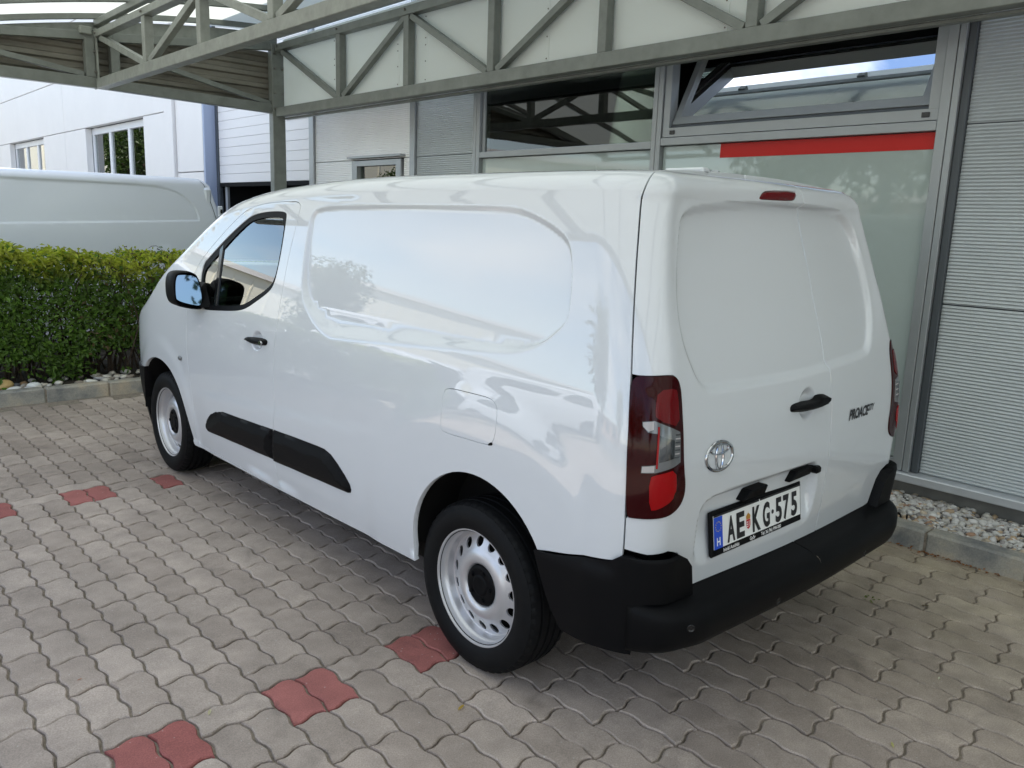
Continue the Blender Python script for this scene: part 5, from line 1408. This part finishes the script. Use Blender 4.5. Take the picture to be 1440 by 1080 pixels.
# small coat of arms: red shield with white bars under a gold crown
sx_, sz_ = -.0700, cz+.014
mesh_obj('shield', [pl(sx_+x, -.0034, sz_+z) for x, z in ((-.012, .032), (-.012, .012), (-.008, .004), (0, 0), (.008, .004), (.012, .012), (.012, .032))], [(6, 5, 4, 3, 2, 1, 0)][:1], M['crest_red'], plate)
for z in (.008, .015, .022): mesh_obj('shield_bar', [pl(sx_+x, -.0037, sz_+zz) for x, zz in ((-.0105, z), (-.001, z), (-.001, z+.0032), (-.0105, z+.0032))], [(0, 1, 2, 3)], M['white_ink'], plate)
mesh_obj('shield_cross', [pl(sx_+x, -.0037, sz_+zz) for x, zz in ((.004, .009), (.006, .009), (.006, .027), (.004, .027))], [(0, 1, 2, 3)], M['white_ink'], plate)
mesh_obj('crown', [pl(sx_+x, -.0035, sz_+z) for x, z in ((-.011, .033), (.011, .033), (.013, .043), (.007, .049), (.001, .052), (.002, .058), (-.001, .052), (-.007, .049), (-.013, .043))], [tuple(range(9))], M['crest_gold'], plate)
for txt, x in (('Iniciál Autóház', -.212), ('Győr', -.060), ('Tel: 36 (96) 998-080', .008)):
    V, F = text_mesh(txt, .0165, .92, 0, .0003)
    mesh_obj('holder_lettering', [pl(x+q[0], -.0012, -.0635+q[1]) for q in V], F, M['white_ink'], plate)
for lo, hi in (((-.425, .078, .765), (-.295, .16, .803)), ((-.140, .078, .773), (.000, .16, .812))):
    MB().add([(lo[0], lo[1]+.03, lo[2]), (hi[0], lo[1]+.03, lo[2]+.004), (hi[0], hi[1], lo[2]+.004), (lo[0], hi[1], lo[2]), (lo[0]+.03, lo[1]+.018, hi[2]-.004), (hi[0]-.004, lo[1]+.018, hi[2]), (hi[0]-.004, hi[1], hi[2]), (lo[0]+.03, hi[1], hi[2]-.004)],
             [(3,2,1,0),(4,5,6,7),(0,1,5,4),(1,2,6,5),(2,3,7,6),(3,0,4,7)]).build('plate_lamp', M['black_plastic'], rear_l, bevel=.004)
rbox('release_catch', (.004, .085, .782), (.036, .15, .808), M['black_plastic'], rear_l, .006)
rbox('roof_mount', (-.335, .42, 1.786), (-.295, .58, 1.806), M['white_paint'], van, .006)
# ---------------------------------------------------------------- second white van behind the hedge (rear towards the building)
BY = 8.70
bvan = empty('parked_van', 'larger white panel van parked crosswise behind the hedge, only its windowless side showing', 'van', (0, 0, 0))
BI = _pchip([.2, .4, .7, 1.0, 1.3, 1.6, 1.8, 1.95], [.05, .02, .0, .006, .030, .075, .115, .15])
BX = _pchip([.2, .7, 1.2, 1.6, 1.9], [1.70, 1.72, 1.68, 1.60, 1.52])
BZF, BF = 1.885, .17
def bv_p(a, v):
    """a: distance from the rear edge towards the front (-X); v up the side and over the roof edge to the middle"""
    a = np.asarray(a, float); v = np.asarray(v, float); a, v = np.broadcast_arrays(a, v)
    zf = BZF - .012*np.clip(a-1, 0, 9) - .30*np.clip((a-3.4)/1.2, 0, 9)**2
    q = np.clip((v-zf)/BF, 0, 1); th = q*math.radians(82); zs = np.minimum(v, zf); c = np.clip((v-zf-BF)/.8, 0, 1)
    ins = BI(zs)+np.where(q > 0, .13*(1-np.cos(th)), 0); z = zs+.12*np.sin(th)*(q > 0)+.02*c
    r = .10; t = np.clip(a/.16, 0, 1)*math.pi/2            # rounded rear corner
    xe = BX(zs) - np.where(q > 0, .16*(1-np.cos(th)), 0)
    x = np.where(a < .16, xe-.12*(1-np.cos(t)), xe-.12-(a-.16))
    y = BY+ins+np.where(a < .16, .10*(1-np.sin(t)), 0)
    y = y+(BY+.96-y)*c
    return np.stack([x, y, z], -1)
BREC = chaikin([(.33, 1.50), (.38, 1.49), (3.2, 1.385), (3.2, 1.90), (1.0, 1.905), (.62, 1.885), (.45, 1.82), (.335, 1.68)], 1)
def bv_d(a, v):
    sd = sdist(a, v, BREC); d = -.010*sstep((.004-sd)/.03)
    r = np.hypot(a-.84, v-.55); d = d+.010*(1-sstep((r-.60)/.05))
    return d
bv_f = displaced(bv_d, bv_p)
arch = [(.84-.37*math.cos(t), .40+.37*math.sin(t)) for t in np.linspace(0, math.pi, 22)]
archf = [(3.75-.37*math.cos(t), .40+.37*math.sin(t)) for t in np.linspace(0, math.pi, 22)]
topv = BZF+BF+.79
bo = [(.0, topv), (.0, 2.3)] + [(.0, v) for v in np.linspace(2.05, .42, 32)] + [(.2, .30), (.44, .30)] + arch + [(1.22, .28), (3.36, .28)] + archf + [(4.14, .35), (4.55, .36)] + [(4.6, v) for v in np.linspace(.5, 1.0, 6)] + [(4.55, 2.2)] + [(a, topv-.03*(a > 1)*(a-1)*.0) for a in np.linspace(3.4, .1, 14)]
bo = resample(np.array(bo), .06)
wf__ = [(2.55, 1.45), (3.35, 1.42), (3.75, 1.40), (3.45, 1.72), (3.3, 1.84), (2.6, 1.87)]
bb = panel('body_shell', bo, bv_f, M['van_white'], bvan, h=.07, bands=[(BREC, -.035, .012, .013)], rim=.03)
sw2 = panel('side_window', resample(chaikin([(2.75, 1.46), (3.35, 1.42), (3.62, 1.40), (3.40, 1.70), (3.25, 1.82), (2.78, 1.84)], 1), .05), bv_f, M['gloss_black'], bvan, h=.1, rim=.004, lift=.004)
gl = np.array([(.135, v) for v in np.linspace(.45, 1.98, 20)]+[(.141, v) for v in np.linspace(1.98, .45, 20)])
panel('door_gap', resample(gl, .05), bv_f, M['dark'], bvan, h=.08, rim=0, lift=.0012)
fl = chaikin([(.84, 1.05), (1.07, 1.03), (1.10, 1.09), (1.02, 1.19), (.92, 1.20)], 1)
ring = np.array(list(resample(fl, .03))); panel('fuel_flap', ring, bv_f, M['van_white'], bvan, h=.05, rim=.004, lift=.004)
panel('flap_gap', resample(inset(fl, -.006), .03), bv_f, M['alu_dark'], bvan, h=.05, rim=0, lift=.0018)
rbox('rear_wall', (1.40, BY+.10, .45), (1.50, BY+1.80, 1.90), M['van_white'], bvan, .03)
mm = bb.data.copy()
o = link('body_shell', mm, None, bvan); o.scale = (1, -1, 1); o.location = (0, 2*(BY+.955), 0)
h = MB().box((1.545, BY+.035, 1.555), (1.60, BY+.075, 1.685)).build('door_hinge', M['van_white'], bvan, bevel=.008)
rbox('hinge_pin', (1.565, BY+.028, 1.595), (1.592, BY+.034, 1.645), M['gloss_black'], h, .002)
rbox('underbody', (-2.8, BY+.15, .25), (1.3, BY+1.75, .5), M['dark'], bvan, .02)
rbox('cargo_blackout_box', (-1.0, BY+.25, .5), (1.35, BY+1.7, 1.88), M['dark'], bvan, .02)
for (x, y, s) in ((.72, BY+.14, -1), (-2.2, BY+.14, -1), (.72, BY+1.77, 1), (-2.2, BY+1.77, 1)):
    c = dup(wl); c.parent = bvan; c.location = (x, y, .315); c.rotation_euler = (0, 0, math.pi/2 if s < 0 else -math.pi/2)

# ---------------------------------------------------------------- what stands across the yard (seen in the paint, glass and mirrors)
whs = empty('warehouse', 'long cream sheet-clad warehouse across the yard, seen only in the van window reflection', 'building', (-45, 62, 0))
def we(name, lo, hi, m, bevel=0): o = rbox(name, lo, hi, m, whs, bevel); o.location = (45, -62, 0); return o
we('wall', (-90, 55, 0), (2, 56, 7.4), M['cream']); we('roof_edge', (-90.3, 54.6, 7.4), (2.3, 56.2, 7.9), M['white_panel']); we('roof', (-90, 56, 7.2), (2, 80, 7.6), M['alu'])
for i in range(60): we('wall_rib', (-88+i*1.5, 54.93, .2), (-87.9+i*1.5, 55.0, 7.35), M['cream'])
low = empty('brick_building', 'low pale brick building across the yard, seen only in the van paint', 'building', (-30, 18, 0))
def le(name, lo, hi, m): o = rbox(name, lo, hi, m, low, 0); o.location = (30, -18, 0); return o
le('wall', (-38, 2, 0), (-30, 40, 3.1), M['pinkish']); le('roof', (-38.4, 1.6, 3.1), (-29.6, 40.4, 3.4), M['white_panel'])
for i in range(7): le('window', (-30.02, 5+i*5, 1.0), (-29.9, 7.6+i*5, 2.3), M['gloss_black'])
def tree(x, y, hgt, cr, label, seed, n=5200, base=(.05, .085, .022), bare=1.6):
    rg = np.random.default_rng(seed); t = empty('tree', label, 'tree', (x, y, 0), 0, 'trees across the yard' if 'bushy' in label else 'trees behind the photographer')
    tr = MB(); tr.tube([(0, 0, 0), (.05, .05, hgt*.25), (-.05, .1, hgt*.55), (.0, .0, hgt*.85)], [cr*.07, cr*.055, cr*.035, .02], 8)
    cl = []
    for i in range(26):
        d = rg.normal(0, 1, 3); d /= np.linalg.norm(d); p = np.array([0, 0, bare+(hgt-bare)*.52])+d*np.array([cr*.72, cr*.72, (hgt-bare)*.36])*rg.uniform(.5, 1); cl.append(p)
        s = np.array([0, 0, bare+(p[2]-bare)*.45]); tr.tube([s, (s+p)/2+rg.normal(0, .15, 3), p], [.07, .045, .015], 5)
    tr.build('trunk', M['bark'], t)
    cl = np.array(cl); w = rg.uniform(.5, 1, len(cl)); k = rg.choice(len(cl), n, p=w/w.sum())
    d = rg.normal(0, 1, (n, 3)); d /= np.linalg.norm(d, axis=1)[:, None]; P = cl[k]+d*(cr*.36*rg.uniform(.55, 1.05, n)**.5)[:, None]
    V, F = leaf_cloud(P, d, .22*cr/2.2, rg, .8); c = np.array(base)*rg.uniform(.6, 1.5, n)[:, None]*(.8+.4*rg.random(len(cl)))[k][:, None]
    o = leaf_obj('crown', V, F, np.repeat(c, 2, 0), M['tree_leaf'], t)
    return t
for i, (x, y, hgt, cr) in enumerate([(-4.5, 36, 6.5, 2.4), (-7.5, 43, 7.5, 2.8), (-26, 47, 5.5, 2.6), (-19, 33, 6.5, 2.4), (-19, 13.5, 8.5, 3.2), (-17, 9.4, 8.5, 3.0), (-9, 52, 3.2, 2.6), (-5, 50, 3.0, 2.4), (-14, 51, 3.4, 2.4), (-1, 51, 3.2, 2.4),
                                      (-24, -6, 9, 3.6), (-17, -14, 8, 3.4), (-9, -19, 9, 3.6), (-2, -21, 8, 3.4), (5, -19, 9, 3.6), (-30, 3, 9, 3.5), (12, -22, 9, 3.6)]):
    tree(x, y, hgt, cr, ['bushy green tree across the yard, reflected in the white paint', 'tall green tree behind the photographer, seen only in reflections'][i > 9], 100+i, 3200)
# parked vans across the yard: simple copies of the second van
for i, (x, y, rz) in enumerate([(-10.6, 21.6, 90), (-10.2, 15.0, 90), (-9.9, 8.4, 90), (-11.0, 28.2, 90)]):
    c = dup(bvan); c['label'] = 'white van parked in the row across the yard, seen only in reflections'; c['group'] = 'white vans across the yard'
    panel('rear_window', resample(chaikin([(.55, 1.50), (2.6, 1.46), (2.65, 1.82), (.8, 1.84)], 1), .06), bv_f, M['gloss_black'], c, h=.12, rim=.004, lift=.004)
    a = math.radians(rz); c.rotation_euler = (0, 0, a); ctr = Vector((-.6, BY+.95, 0)); ctr.rotate(Euler((0, 0, a))); c.location = Vector((x, y, -.05))-ctr
# ---------------------------------------------------------------- small litter on the paving
def fallen(x, y, s, col, rz, label):
    V = [(-s, 0, 0), (-s*.3, s*.28, s*.10), (s*.5, s*.22, s*.16), (s, 0, s*.05), (s*.4, -s*.25, s*.12), (-s*.4, -s*.24, s*.08), (0, 0, .0)]
    me = bpy.data.meshes.new('fallen_leaf'); me.from_pydata(V, [], [(0, 5, 6), (5, 4, 6), (4, 3, 6), (3, 2, 6), (2, 1, 6), (1, 0, 6)]); set_tone(me, np.array([col]*6))
    o = link('fallen_leaf', me, M['tree_leaf']); o.location = (x, y, .004); o.rotation_euler = (0, 0, rz); tag(o, label, 'leaf'); return o
fallen(-1.061, .712, .020, (.45, .30, .07), .3, 'curled yellow leaf on the paving left of the rear wheel')
fallen(-1.712, 1.212, .017, (.55, .50, .36), 1.0, 'pale dry leaf on the joint above a red paver, at the left')
fallen(-.118, -.323, .016, (.50, .46, .22), .6, 'small yellowish leaf on the pavers behind the bumper')
fallen(1.012, .010, .022, (.10, .07, .04), 2.6, 'dark curled leaf on the pavers behind the right rear corner')
fallen(-1.978, 1.677, .010, (.40, .17, .13), .2, 'tiny reddish leaf scrap on a paver at the far left')
fallen(.426, -.264, .012, (.62, .60, .55), .2, 'white paper scrap on the pavers at the lower right')
wv = []; 
for i in range(9):
    a = i*.7; r = .012+.010*(i % 3); wv.append((.878+r*math.cos(a), .195+r*math.sin(a), .004+.004*(i % 2)))
wv = np.array(wv); V, F = leaf_cloud(wv, np.tile([0, 0, 1.], (9, 1)), .017, RNG, .5)
w = leaf_obj('weed', V, F, np.tile([.14, .17, .05], (18, 1)), M['leaf'], None); tag(w, 'small green weed growing in a joint behind the bumper', 'weed')
P = np.c_[RNG.uniform(1.52, 1.66, 60), RNG.uniform(-.1, .50, 60), np.full(60, .006)]; P[:, 0] = 1.658-np.abs(RNG.normal(0, .014, 60))
V, F = leaf_cloud(P, np.tile([0, 0, 1.], (60, 1)), .022, RNG, .5)
lt = leaf_obj('leaf_litter', V, F, np.repeat(np.array([.26, .095, .03])*RNG.uniform(.5, 1.4, 60)[:, None], 2, 0), M['tree_leaf'], None); tag(lt, 'brown leaf litter along the foot of the kerb', 'litter', kind='stuff')
